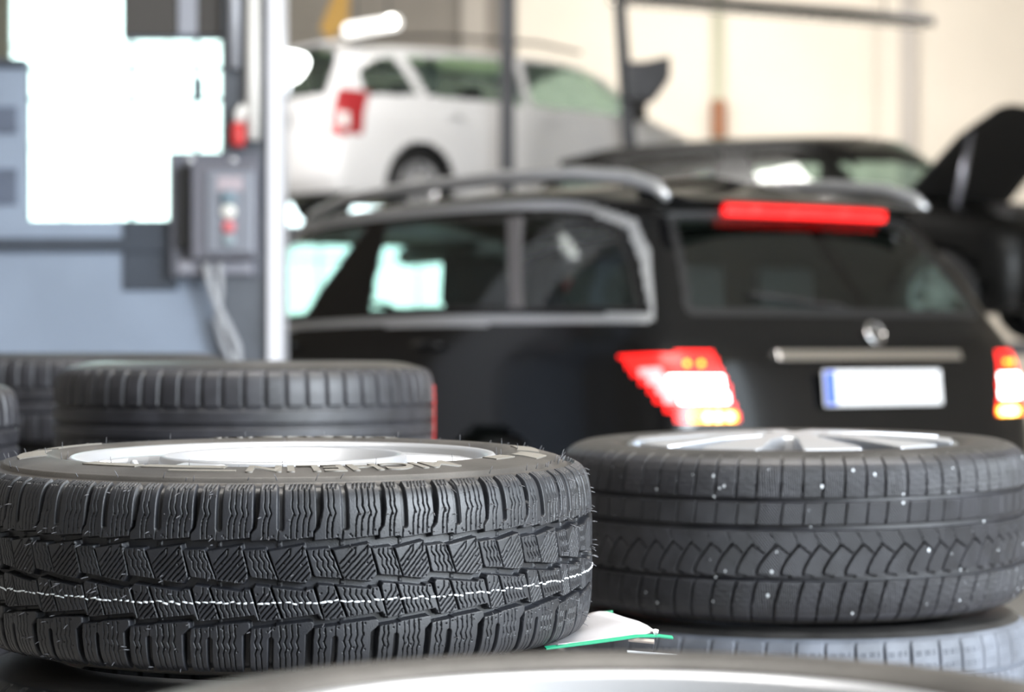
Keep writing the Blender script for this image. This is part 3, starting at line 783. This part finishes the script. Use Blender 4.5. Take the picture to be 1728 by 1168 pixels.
for s in (1, -1):
    hl = WB.part(40, 'tail_lamp', LR, wag, s); tag(hl, 'red lit tail lamp')
    tag(WB.part(41, 'reversing_lens', LW, hl, s), 'glaring white band'); tag(WB.part(42, 'indicator_lens', LA, hl, s), 'amber band'); WB.part(43, 'side_lens', LP, hl, s)
    for i, yy in enumerate((.625, .665, .70)):
        x = WB.x_rear(yy, .70)-.004; bm = bmesh.new(); bmesh.ops.create_icosphere(bm, subdivisions=2, radius=.014 if i else .012)
        for v in bm.verts: v.co += Vector((x, s*yy, .70))
        bm_obj('indicator_bulb', bm, LAB, hl, smooth=True)
    for i, (yy, zz) in enumerate(((.70, .872), (.745, .872))):
        bm = bmesh.new(); bmesh.ops.create_icosphere(bm, subdivisions=2, radius=.009)
        for v in bm.verts: v.co += Vector((WB.x_rear(yy, zz)-.003, s*yy, zz))
        bm_obj('lamp_bulb', bm, lamp_mat('lit_orange_bulb', (1.0, .32, .02), 4.0), hl, smooth=True)
def rear_bar(name, y0, y1, z0, z1, t, m, par, n=14, off=0.):
    """a bar following the tail's curve"""
    bm = bmesh.new(); rows = []
    for i in range(n+1):
        y = y0+(y1-y0)*i/n; xa = WB.x_rear(y, z0)-off; xb = WB.x_rear(y, z1)-off
        rows.append([bm.verts.new(q) for q in ((xa+.01, y, z0), (xa-t, y, z0), (xb-t, y, z1), (xb+.01, y, z1))])
    for a, b in zip(rows, rows[1:]):
        for k in range(4): bm.faces.new((a[k], a[(k+1) % 4], b[(k+1) % 4], b[k]))
    bm.faces.new(rows[0]); bm.faces.new(rows[-1][::-1]); return bm_obj(name, bm, m, par, bevel=.003)
rear_bar('chrome_handle_strip', .42, -.42, .882, .915, .022, M_CHROME, wag)
tag(rear_bar('brake_light', .355, -.385, 1.372, 1.418, .02, lamp_mat('lit_brake_lens', (1.0, .015, .015), 1.35), wag, 20, .015), 'lit red brake light strip')
prism('roof_spoiler', [(.335, 1.418), (.36, 1.408), (.62, 1.44), (.62, 1.47), (.42, 1.442)], -.56, .56, M_BLACK, wag, 1, bevel=.006)
pl = box('number_plate', (-.008, -.268, .728), (.0, .268, .848), mat('plate_white', (.82, .82, .84), .4, bump=.05), wag, .004, Matrix.Translation((.002, -.005, 0)) @ Matrix.Translation((0, 0, .79)) @ Matrix.Rotation(R_(6), 4, 'Y') @ Matrix.Translation((0, 0, -.79)))
box('country_strip', (-.0105, .222, .733), (-.003, .264, .843), mat('plate_blue', (.02, .10, .62), .4, bump=.05), pl, .001, Matrix.Translation((.002, -.005, 0)) @ Matrix.Translation((0, 0, .79)) @ Matrix.Rotation(R_(6), 4, 'Y') @ Matrix.Translation((0, 0, -.79)))
MB_ = Matrix.Translation((WB.x_rear(.02, .972)-.012, -.05, .972)) @ Matrix.Rotation(R_(-68), 4, 'Y')
bm = bmesh.new(); add_lathe(bm, [(.036, -.004), (.041, 0), (.036, .004), (.032, 0), (.036, -.004)], 32, MB_)
for k in range(3): add_prism(bm, [(0, -.005), (.036, 0), (0, .005)], -.003, .003, 2, MB_ @ radial(PI+k*2*PI/3))
bm_obj('tailgate_emblem', bm, M_CHROME, wag)
xw = WB.x_rear(0, 1.08)
tube('rear_wiper', [(xw-.02, 0, 1.03), (xw-.015, .02, 1.06), (WB.x_rear(.25, 1.09)-.015, .25, 1.085), (WB.x_rear(.4, 1.1)-.012, .42, 1.10)], .008, M_PLAS, wag, 8)
for s in (1, -1):
    pts = [(.40, .60, 1.425), (.46, .60, 1.465), (.60, .60, 1.502), (.90, .60, 1.535), (1.4, .60, 1.55), (2.0, .60, 1.545), (2.5, .595, 1.525), (2.82, .57, 1.475), (2.92, .56, 1.43)]
    tag(tube('roof_rail', [(x, s*y, z) for x, y, z in pts], [.014, .024]+[.027]*5+[.02, .012], M_ALU, wag, 12), 'bright metal rail')
    for x in (1.36, 2.42):
        h = tube('door_handle', [(x, s*(WB.y_at(x, .93)+.004), .93), (x+.03, s*(WB.y_at(x+.03, .93)+.032), .935), (x+.15, s*(WB.y_at(x+.15, .93)+.032), .935), (x+.18, s*(WB.y_at(x+.18, .93)+.004), .93)], .011, M_BLACK, wag, 8)
    box('wing_mirror', (3.02, min(s*.84, s*1.04), .97), (3.16, max(s*.84, s*1.04), 1.11), M_BLACK, wag, .03)
cpl = prism('pillar_trim', [(.915, 1.06), (.99, 1.06), (1.175, 1.388), (1.095, 1.388)], .0, .02, mat('pillar_grey', (.20, .19, .20), .35, .5, bump=.05), wag, 1)
yc0, yc1 = WB.y_at(1.06, 1.07), WB.y_at(1.06, 1.38)
for v in cpl.data.vertices:
    t = (v.co.z-1.06)/.325; v.co.y += yc0+(yc1-yc0)*t-.006
box('bumper_trim', (-.012, -.62, .50), (.03, .62, .56), M_PLAS, wag, .01)
tag(wag, kind=None)

# the white car on the lift: taller tail, shorter nose
def van_net():
    N = wagon_net(); N = N.copy()
    for r in range(9):
        for c in range(14):
            x, y, z = N[r, c]
            if r >= 4 and c <= 4: x = x-[0, .05, .10, .16, .20, .22][min(r-3, 5)]*(1 if c < 4 else .6)
            if z > .9: z = .9+(z-.9)*1.12
            if c >= 9: x = x+.12*(r >= 5)
            N[r, c] = (x*1.06, y*1.0, z)
    return N
v_q = [(.42, 1.07), (.40, 1.28), (.55, 1.40), (.75, 1.44), (.92, 1.10)]
v_r = [(1.02, 1.10), (.86, 1.45), (1.5, 1.49), (1.95, 1.49), (1.98, 1.08)]
v_f = [(2.06, 1.08), (2.04, 1.49), (2.5, 1.485), (2.78, 1.42), (3.1, 1.22), (3.3, 1.04)]
VS = 1.10
v_q, v_r, v_f = [[(x*VS, z) for x, z in q] for q in (v_q, v_r, v_f)]
VLOC = (-2.13, 20.93, 2.06)
vlamp = [(40, [(.76, 1.12), (1.06, 1.10), (1.10, .72), (.80, .68)]), (41, [(.84, .90), (.93, .90), (.97, .76), (.90, .76)])]
LVR = mat('red_lens', (.33, .02, .025), .3, bump=.02)
van, VB = make_car('compact_van', 'silver-white compact van raised high on a lift, seen from its tail', 'car', VLOC, R_(36.3), van_net(), M_WHITE, M_GLASS,
                   [v_q, v_r, v_f], [(0, 1.10), (.60, 1.10), (.55, 1.47), (0, 1.48), (-.1, 1.48), (-.1, 1.10)], lamps=vlamp, wheels=((1.0, .31), (3.98, .31)), arch=.37)
for s in (1, -1):
    h = VB.part(40, 'tail_lamp', LVR, van, s); VB.part(41, 'reversing_lens', mat('clear_lens', (.7, .68, .68), .2, bump=.02), h, s)
    tube('roof_rail', [(.45, s*.60, 1.52), (.6, s*.61, 1.60), (1.4, s*.61, 1.67), (2.5, s*.61, 1.69), (3.0, s*.6, 1.64)], .018, M_PLAS, van, 8)
    for x in (1.25, 2.3): tube('door_handle', [(x, s*.885, .93), (x+.03, s*.91, .935), (x+.15, s*.91, .935), (x+.18, s*.885, .93)], .012, M_WHITE, van, 8)
    box('wing_mirror', (3.35, min(s*.84, s*1.0), 1.0), (3.49, max(s*.84, s*1.0), 1.18), M_PLAS, van, .03)
box('plate_recess', (-.015, -.26, .80), (.03, .26, .92), mat('recess_grey', (.08, .08, .09), .5, bump=.05), van, .006)
prism('roof_spoiler', [(.14, 1.53), (.16, 1.50), (.42, 1.54), (.42, 1.575)], -.58, .58, M_WHITE, van, 1, bevel=.006)

# the dark car behind, bonnet up
HPOSE = (.372, 19.06, .97)
c_q = [(.50, 1.08), (.60, 1.24), (.78, 1.35), (1.02, 1.38), (1.03, 1.08)]
dark, DB = make_car('dark_car', 'black car with its bonnet propped open, standing behind the black estate', 'car', HPOSE, R_(-37), wagon_net(), M_BLACK2, M_GLASS,
                    [c_q, r_win, f_win], [(0, 1.055), (.64, 1.055), (.53, 1.352), (0, 1.365), (-.1, 1.365), (-.1, 1.055)])
# bonnet: curved panel hinged below the windscreen, underside to the front
bm = bmesh.new(); g = {}
for i in range(15):
    for j in range(11):
        v = -1+2*i/14; u = j/10; w = .80-.10*u-.22*max(0, u-.72)*3*abs(v)**2; up = R_(46)
        L = .98*u*(1-.10*max(0, abs(v)-.5)*u); bulge = .06*(1-v*v)*math.sin(PI*min(1, u*.9+.05))
        x = 3.44+L*math.cos(up)-bulge*math.sin(up); z = .93+L*math.sin(up)+bulge*math.cos(up)
        g[i, j] = (bm.verts.new((x, v*w, z)), bm.verts.new((x+.03, v*w*.985, z-.006)))
for i in range(14):
    for j in range(10):
        q = [(i, j), (i+1, j), (i+1, j+1), (i, j+1)]; bm.faces.new([g[k][0] for k in q]); bm.faces.new([g[k][1] for k in q[::-1]])
bd = [(i, 0) for i in range(14)]+[(14, j) for j in range(10)]+[(i, 10) for i in range(14, 0, -1)]+[(0, j) for j in range(10, 0, -1)]
for a, b in zip(bd, bd[1:]+bd[:1]): bm.faces.new((g[a][0], g[a][1], g[b][1], g[b][0]))
tag(bm_obj('open_bonnet', bm, mat('bonnet_lining', (.006, .006, .007), .8, bump=.3, bscale=90), dark, smooth=True), 'raised black bonnet')
for s in (1, -1): tube('bonnet_strut', [(3.86, s*.70, .86), (3.90, s*.66, 1.15), (3.95, s*.62, 1.46)], [.022, .026, .014], mat('strut_grey', (.36, .36, .42), .35, .6, bump=.05), dark, 10)
box('engine_bay', (3.5, -.62, .55), (4.3, .62, .90), M_PLAS, dark, .05)
box('engine_cover', (3.7, -.3, .88), (4.15, .3, .96), mat('engine_grey', (.12, .11, .11), .5, bump=.3), dark, .04)
for s in (1, -1): lathe('headlamp', [(.10, -.04), (.11, .0), (.07, .03), (0, .035)], M_CHROME, dark, 24, Matrix.Translation((4.36, s*.60, .68)) @ Matrix.Rotation(R_(80), 4, 'Y'))

# ------------------------------------------------------------------ lifts
lift = thing('car_lift', 'grey two-post car lift holding the white van up', 'lift', (0, 21.5, 0))
def vloc(x, y): 
    c, s = math.cos(R_(36.3)), math.sin(R_(36.3)); return (VLOC[0]+x*c-y*s, VLOC[1]+x*s+y*c)
L0 = Vector((0, 21.5, 0))
p1 = px(856, 588, 20.95); p2 = px(1096, 588, 21.85); p2t = px(1040, 588, 21.85)
box('post', (p1.x-.065, p1.y-.065, 0), (p1.x+.065, p1.y+.065, 4.6), M_DSTEEL, lift, .01, Matrix.Translation(-L0))
bm = bmesh.new(); add_prism(bm, [(p2.x-.08, 0), (p2.x+.08, 0), (p2t.x+.05, 4.6), (p2t.x-.05, 4.6)], p2.y-.065, p2.y+.065, 1, Matrix.Translation(-L0)); bm_obj('post', bm, M_DSTEEL, lift, bevel=.01)
for yy in (.62, -.62):
    bm = bmesh.new(); add_box(bm, (.5, yy-.2, 0), (4.5, yy+.2, .16), Matrix.Translation(-L0) @ Matrix.Translation((VLOC[0], VLOC[1], VLOC[2]-.172)) @ Matrix.Rotation(R_(36.3), 4, 'Z')); bm_obj('runway', bm, M_STEEL, lift, bevel=.01)
for xx, pp in ((1.95, p1), (3.75, p2)):
    a = Vector((*vloc(xx, .8), VLOC[2]-.26)); b = Vector((pp.x, pp.y, VLOC[2]-.26)); tube('carrier_arm', [a-L0, b-L0], .09, M_DSTEEL, lift, 8)
for pp in (p1, p2): box('foot_plate', (pp.x-.25, pp.y-.25, 0), (pp.x+.25, pp.y+.25, .02), M_DSTEEL, lift, .004, Matrix.Translation(-L0))
c = px(1066, 140, 21.75)
prism('drive_unit', [(c.x-.05, c.z-.18), (c.x+.14, c.z-.20), (c.x+.21, c.z-.16), (c.x+.34, c.z+.02), (c.x+.34, c.z+.22), (c.x+.1, c.z+.17), (c.x-.05, c.z+.17)], c.y-.25, c.y+.05, M_DSTEEL, lift, 1, Matrix.Translation(-L0), .03)
plat = thing('lift_platform', 'low scissor lift platform under the black car with open bonnet', 'lift', (HPOSE[0], HPOSE[1], 0), (0, 0, R_(-37)))
for yy in (.62, -.62):
    box('runway', (.3, yy-.25, .87), (4.3, yy+.25, .963), M_STEEL, plat, .01)
    for a in (1, -1): tube('scissor_leg', [(1.2, yy, .05 if a > 0 else .82), (3.2, yy, .82 if a > 0 else .05)], .035, M_DSTEEL, plat, 8)
    box('base_frame', (1.0, yy-.12, 0), (3.4, yy+.12, .06), M_DSTEEL, plat, .006)

# ------------------------------------------------------------------ the hall
M_WALL = mat('cream_wall', (.78, .73, .66), .8, bump=.1, bscale=40, var=.05, vscale=.6)
M_WALLG = mat('grey_brown_wall', (.26, .24, .22), .85, bump=.1, bscale=40, var=.12, vscale=.8)
M_PANEL = mat('grey_blue_panel', (.26, .31, .40), .42, bump=.08, bscale=60, var=.12, vscale=1.5)
M_PANELD = mat('dark_blue_frame', (.045, .055, .075), .5, bump=.08, var=.1)
M_FLOOR = mat('workshop_floor', (.30, .29, .28), .35, bump=.15, bscale=30, var=.2, vscale=1.2)
M_CEIL = mat('ceiling_sheet', (.78, .77, .75), .8, bump=.1, bscale=20)
XL, XR, YB, YF, HC = -6.6, 8.2, 29.63, -2.6, 6.3
def st(name, lo, hi, m, bev=0): return tag(box(name, lo, hi, m, None, bev), kind='structure')
st('floor', (XL-.2, YF-2, -.2), (XR+.2, YB+.2, 0), M_FLOOR)
st('ceiling', (XL-.2, YF-.2, HC), (XR+.2, YB+.2, HC+.2), M_CEIL)
def wall(name, boxes, m):
    bm = bmesh.new()
    for lo, hi in boxes: add_box(bm, lo, hi)
    return tag(bm_obj(name, bm, m), kind='structure')
wx = px(372, 0, YB).x; dx = px(872, 0, YB).x
wall('wall_back', [((XL, YB, 0), (wx, YB+.2, .9)), ((wx, YB, 3.05), (dx, YB+.2, HC)), ((XL, YB, 6.0), (wx, YB+.2, HC)), ((XL, YB, .9), (XL+.3, YB+.2, 6.0))], M_WALLG)
wall('wall_back_right', [((dx, YB, 0), (XR, YB+.2, HC))], M_WALL)
wall('wall_left', [((XL-.2, YF, 0), (XL, YB, HC))], M_WALLG)
wall('wall_right', [((XR, 3.6, 0), (XR+.2, YB, HC))], M_WALL)
wall('wall_front', [((XL, YF-.2, 0), (2.2, YF, HC)), ((2.2, YF-.2, 4.8), (XR, YF, HC))], M_WALLG)
# panes and bars of the two glazed openings
def window(name, x0, x1, z0, z1, y, nx, nz, mf, bar=.03, depth=.06):
    bm = bmesh.new()
    for i in range(nx+1):
        x = x0+(x1-x0)*i/nx; add_box(bm, (x-bar/2, y, z0), (x+bar/2, y+depth, z1))
    for k in range(nz+1):
        z = z0+(z1-z0)*k/nz; add_box(bm, (x0, y+.004, z-bar/2), (x1, y+depth-.004, z+bar/2))
    w = tag(bm_obj(name, bm, mf), kind='structure')
    bm = bmesh.new(); add_box(bm, (x0, y+depth*.45, z0), (x1, y+depth*.55, z1)); bm_obj('pane', bm, M_PANE, w)
    return w
window('window_1', XL+.3, wx, 0.9, 6.0, YB+.05, 4, 4, M_ALU)
window('door_1', wx, dx, 0, 3.05, YB+.05, 3, 3, M_ALU)

# near partition: grey-blue gate wall with a glazed field, dark frame and column
YP = 8.63
P = lambda x, y: px(x, y, YP)
a, b = P(45, 65), P(376, 372)
xe = P(384, 0).x; xl = -3.2; q1, q2 = P(-60, -60), P(207, 102)
wall('wall_partition', [((xl, YP, 0), (xe, YP+.06, b.z)), ((b.x, YP, b.z), (xe, YP+.06, HC)), ((xl, YP, b.z), (a.x, YP+.06, q2.z)), ((q2.x, YP, a.z), (b.x, YP+.06, HC)), ((xl, YP, q2.z), (q1.x-.3, YP+.06, HC)), ((q1.x-.3, YP, q1.z+.3), (q2.x, YP+.06, HC))], M_PANEL)
bm = bmesh.new(); bar = .011
for xx in (220, 330): add_box(bm, (P(xx, 0).x-bar/2, YP+.01, b.z), (P(xx, 0).x+bar/2, YP+.05, a.z))
for yy in (115, 166): add_box(bm, (a.x, YP+.012, P(0, yy).z-bar/2), (b.x, YP+.048, P(0, yy).z+bar/2))
add_box(bm, (P(324, 0).x, YP+.008, P(0, 164).z), (P(340, 0).x, YP+.052, P(0, 130).z))
w2 = tag(bm_obj('window_2', bm, M_PANELD), kind='structure')
bm = bmesh.new(); add_box(bm, (a.x, YP+.028, b.z), (b.x, YP+.034, a.z)); add_box(bm, (q1.x-.3, YP+.028, q2.z), (q2.x, YP+.034, q1.z+.3)); bm_obj('pane', bm, M_PANE, w2)
def trim(n, lo, hi, m=M_PANELD, bev=.004): return st(f'trim_{n}', lo, hi, m, bev)
trim(1, (xl, YP-.02, P(0, 425).z), (P(385, 0).x, YP+.0, P(0, 402).z), M_PANELD)
trim(2, (P(208, 0).x, YP-.012, P(0, 490).z), (P(300, 0).x, YP, P(0, 372).z), M_PANELD)
trim(3, (xl, YP-.02, P(0, 115).z), (a.x, YP, P(0, 100).z), M_PANELD)
for i, (y0, y1) in enumerate(((180, 225), (285, 345))): trim(4+i, (xl, YP-.015, P(0, y1).z), (P(30, 0).x, YP, P(0, y0).z), mat('slate_panel', (.10, .12, .17), .5, bump=.08, var=.1))
trim(6, (P(210, 0).x, YP-.03, P(0, 62).z), (P(300, 0).x, YP, HC), mat('brown_blind', (.06, .055, .052), .8, bump=.2))
trim(7, (P(302, 0).x, YP-.03, P(0, 60).z), (P(334, 0).x, YP, HC), mat('pale_mullion', (.30, .31, .36), .5, bump=.1))
trim(8, (P(335, 0).x, YP-.03, P(0, 62).z), (P(378, 0).x, YP, HC), mat('brown_blind', (.06, .055, .052), .8))
trim(9, (P(378, 0).x, YP-.06, 0), (P(456, 0).x, YP+.14, HC), mat('column_grey', (.10, .11, .13), .5, .2, bump=.1, var=.15))
trim(10, (P(456, 0).x, YP-.10, 0), (P(479, 0).x, YP+.16, HC), mat('pale_edge', (.78, .78, .84), .45, .1, bump=.05))
# things on the column
YQ = YP-.06
Q = lambda x, y, d=0.: px(x, y, YQ-d)
c0 = Q(358, 470)
sw = thing('switch_box', 'grey wall switch box with white and red buttons on the column', 'control box', (c0.x, YQ, c0.z))
O = Matrix.Translation(-Vector((c0.x, YQ, c0.z)))
def qbox(name, x0, y0, x1, y1, d0, d1, m, par=sw, bev=.006):
    A, B2 = px(x0, y1, YQ-d1), px(x1, y0, YQ-d1)
    return box(name, (A.x, YQ-d1, A.z), (B2.x, YQ-d0, B2.z), m, par, bev, O)
M_BOX = mat('box_grey', (.15, .15, .18), .5, .2, bump=.1); M_FACE = mat('face_plate', (.24, .255, .30), .4, .2, bump=.05)
qbox('back_plate', 287, 257, 440, 468, .0, .012, mat('plate_grey', (.13, .135, .165), .5, .2, bump=.08))
qbox('housing', 322, 272, 430, 436, .012, .10, M_BOX); fp = qbox('face_plate', 348, 288, 427, 426, .10, .112, M_FACE)
qbox('lid_edge', 300, 280, 321, 420, .012, .05, M_PLAS); qbox('lower_lip', 300, 440, 425, 462, .012, .03, mat('lip_grey', (.32, .32, .37), .5, .2, bump=.05))
def knob(name, x, y, r, m, par): 
    p = px(x, y, YQ-.112); return lathe(name, [(r, 0), (r, .012), (r*.8, .018), (0, .019)], m, par, 24, O @ Matrix.Translation(p) @ Matrix.Rotation(PI/2, 4, 'X'))
knob('push_button', 386, 335, .03, mat('slate_button', (.16, .22, .27), .4, bump=.05), fp); tag(knob('push_button', 386, 357, .027, mat('white_button', (.75, .74, .70), .4, bump=.05), fp), 'white button')
tag(knob('push_button', 386, 383, .024, mat('pink_red_button', (.60, .16, .18), .4, bump=.05), fp), 'red button'); knob('push_button', 386, 405, .022, mat('grey_button', (.28, .34, .38), .4, bump=.05), fp)
qbox('name_plate', 366, 298, 410, 322, .112, .115, mat('tag_rose', (.42, .36, .40), .5, bump=.05), fp)
for x in (321, 393):
    p = px(x, 271, YQ-.012); lathe('screw', [(.016, 0), (.014, .01), (0, .012)], M_ALU, sw, 16, O @ Matrix.Translation(p) @ Matrix.Rotation(PI/2, 4, 'X'))
M_CABLE = mat('pale_grey_cable', (.34, .35, .38), .5, bump=.1)
cb = thing('power_cable', 'pale grey cable hanging below the switch box', 'cable', Q(400, 640, .03))
cl = Vector(cb.location)
tube('outer_cable', [Q(348, 444, .07)-cl, Q(353, 474, .06)-cl, Q(368, 520, .05)-cl, Q(386, 555, .04)-cl, Q(400, 585, .03)-cl, Q(402, 620, .03)-cl, Q(400, 760, .03)-cl], .016, M_CABLE, cb)
tube('inner_cable', [Q(370, 444, .08)-cl, Q(372, 490, .06)-cl, Q(366, 540, .04)-cl, Q(376, 580, .03)-cl, Q(390, 610, .03)-cl, Q(392, 760, .03)-cl], .012, M_CABLE, cb)
pp = thing('wall_pipe', 'white vertical pipe above the red plug on the column', 'pipe', Q(427, 238, .04)); cl = Vector(pp.location)
tube('pipe_run', [Q(427, 236, .04)-cl, Q(427, 120, .04)-cl, Q(427, -80, .04)-cl], .026, mat('pipe_white', (.72, .70, .68), .4, bump=.05), pp, 16)
tube('elbow', [Q(427, 180, .04)-cl, Q(412, 190, .04)-cl, Q(405, 205, .04)-cl], .018, mat('pipe_white', (.72, .70, .68), .4), pp)
pp2 = tube('conduit', [Q(396, 115, .03), Q(396, -80, .03)], .020, mat('conduit_grey', (.42, .43, .48), .45, .2, bump=.05)); tag(pp2, 'light grey conduit left of the white pipe on the column', 'conduit')
rd = thing('red_plug', 'red plug hanging above the switch box', 'plug', Q(401, 247, .05)); cl = Vector(rd.location)
lathe('plug_body', [(0, 0), (.026, 0), (.028, .02), (.028, .065), (.022, .085), (0, .087)], M_RED, rd, 20)
tube('plug_collar', [(0, 0, .085), (0, 0, .12), (.02, 0, .15)], [.014, .013, .012], mat('pipe_white', (.72, .70, .68), .4), rd)
ml = thing('added_glow', 'added glaring white patch on a thin stalk beside the pale column edge', 'bright patch', px(489, 150, 8.56)); cl = Vector(ml.location)  # made-up glowing shape standing for a bright spot beside the column
bm = bmesh.new()
pc = [(468, 92), (480, 84), (500, 86), (518, 92), (521, 104), (510, 124), (498, 136), (480, 138), (470, 128)]
A = [bm.verts.new(px(x, y, 8.56)-cl) for x, y in pc]; B2 = [bm.verts.new(px(x, y, 8.56)-cl+Vector((0, .07, 0))) for x, y in pc]
bm.faces.new(A); bm.faces.new(B2[::-1])
for i in range(len(A)): bm.faces.new((A[i], B2[i], B2[(i+1) % len(A)], A[(i+1) % len(A)]))
bm_obj('glow_shape', bm, mat('white_glow', (1, 1, .97), .4, emit=(.95, 1.0, .96), estr=4.0), ml, bevel=.012)
tube('stalk', [px(489, 132, 8.60)-cl, px(488, 156, 8.60)-cl, px(476, 172, 8.60)-cl], .008, M_ALU, ml, 8)

# ceiling lamps, pipes and fittings at the back
tl = thing('tube_lamp', 'long dark-backed tube lamp hanging before the cream wall', 'ceiling lamp', px(1320, 20, 23.74)); cl = Vector(tl.location)
A, B2 = px(1035, 0, 23.31), px(1568, 42, 25.03); d = (B2-A).normalized(); ang = math.atan2(d.y, d.x)
bm = bmesh.new(); add_prism(bm, [(-.10, -.03), (-.10, .05), (-.04, .10), (.04, .10), (.10, .05), (.10, -.03), (.092, -.03), (.085, .03), (-.085, .03), (-.092, -.03)], -(B2-A).length/2, (B2-A).length/2, 0, Matrix.Translation((A+B2)/2-cl) @ Matrix.Rotation(ang, 4, 'Z') @ Matrix.Rotation(-math.asin(d.z), 4, 'Y')); bm_obj('lamp_housing', bm, M_DSTEEL, tl, bevel=.005)
for k in (-.035, .035):
    tube('lamp_tube', [A-cl+Vector((0, k, .005)), B2-cl+Vector((0, k, .005))], .016, mat('lit_tube', (1, .9, .75), .4, emit=(1, .90, .74), estr=4), tl, 10)
for t in (.15, .85): q = A.lerp(B2, t)-cl; tube('hanger', [q+Vector((0, 0, .08)), Vector((q.x, q.y, HC-cl.z))], .01, M_DSTEEL, tl, 6)
l2 = thing('tube_lamp', 'bright short lamp tilted above the white van roof', 'ceiling lamp', px(630, 45, 20.43)); cl = Vector(l2.location)
tube('lamp_tube', [px(588, 52, 20.43)-cl, px(668, 38, 21.00)-cl], .065, mat('lit_tube_white', (1, .99, .96), .4, emit=(1, .98, .95), estr=.9), l2, 12)
bm = bmesh.new(); bmesh.ops.create_icosphere(bm, subdivisions=2, radius=.05)
for v in bm.verts: v.co += px(660, 36, 20.72)-cl
bm_obj('lamp_end', bm, mat('lit_end', (1, .97, .9), .4, emit=(1, .97, .88), estr=8), l2, smooth=True)
for q in (px(600, 48, 20.50)-cl, px(655, 40, 20.86)-cl): tube('hanger', [q, Vector((q.x, q.y, HC-cl.z))], .008, M_DSTEEL, l2, 6)
rp = thing('wall_pipe', 'thin greenish pipe with a rusty valve box on the cream wall', 'pipe', (px(1212, 0, YB-.08).x, YB-.08, 0)); cl = Vector(rp.location)
tube('pipe_run', [Vector((0, 0, 0)), Vector((0, 0, HC))], .07, mat('pipe_sage', (.52, .53, .42), .6, bump=.1), rp, 12)
A, B2 = px(1200, 232, YB-.1), px(1224, 170, YB-.1); box('valve_box', (A.x, YB-.22, A.z), (B2.x, YB-.05, B2.z), mat('rust_brown', (.28, .12, .06), .7, bump=.2), rp, .01, Matrix.Translation(-cl))
for i, (x, w, m) in enumerate(((1532, .10, mat('pipe_taupe', (.50, .47, .45), .6, bump=.1)), (1465, .06, M_WALL), (800, .16, mat('pilaster_grey', (.42, .39, .36), .7, bump=.1)))):
    q = px(x, 0, YB); trim(11+i, (q.x-w, YB-.1, 3.05 if x < 870 else 0), (q.x+w, YB, HC), m)
yl = prism('hook_block', [(-.10, 0), (.12, .55), (.22, .55), (.20, .1), (.02, -.12)], -.06, .06, mat('yellow_paint', (.55, .30, .03), .5, bump=.1), None, 1)
q = px(556, 50, 25.18); yl.location = q; tag(yl, 'yellow hoist block in the dark corner above the white van', 'hoist')
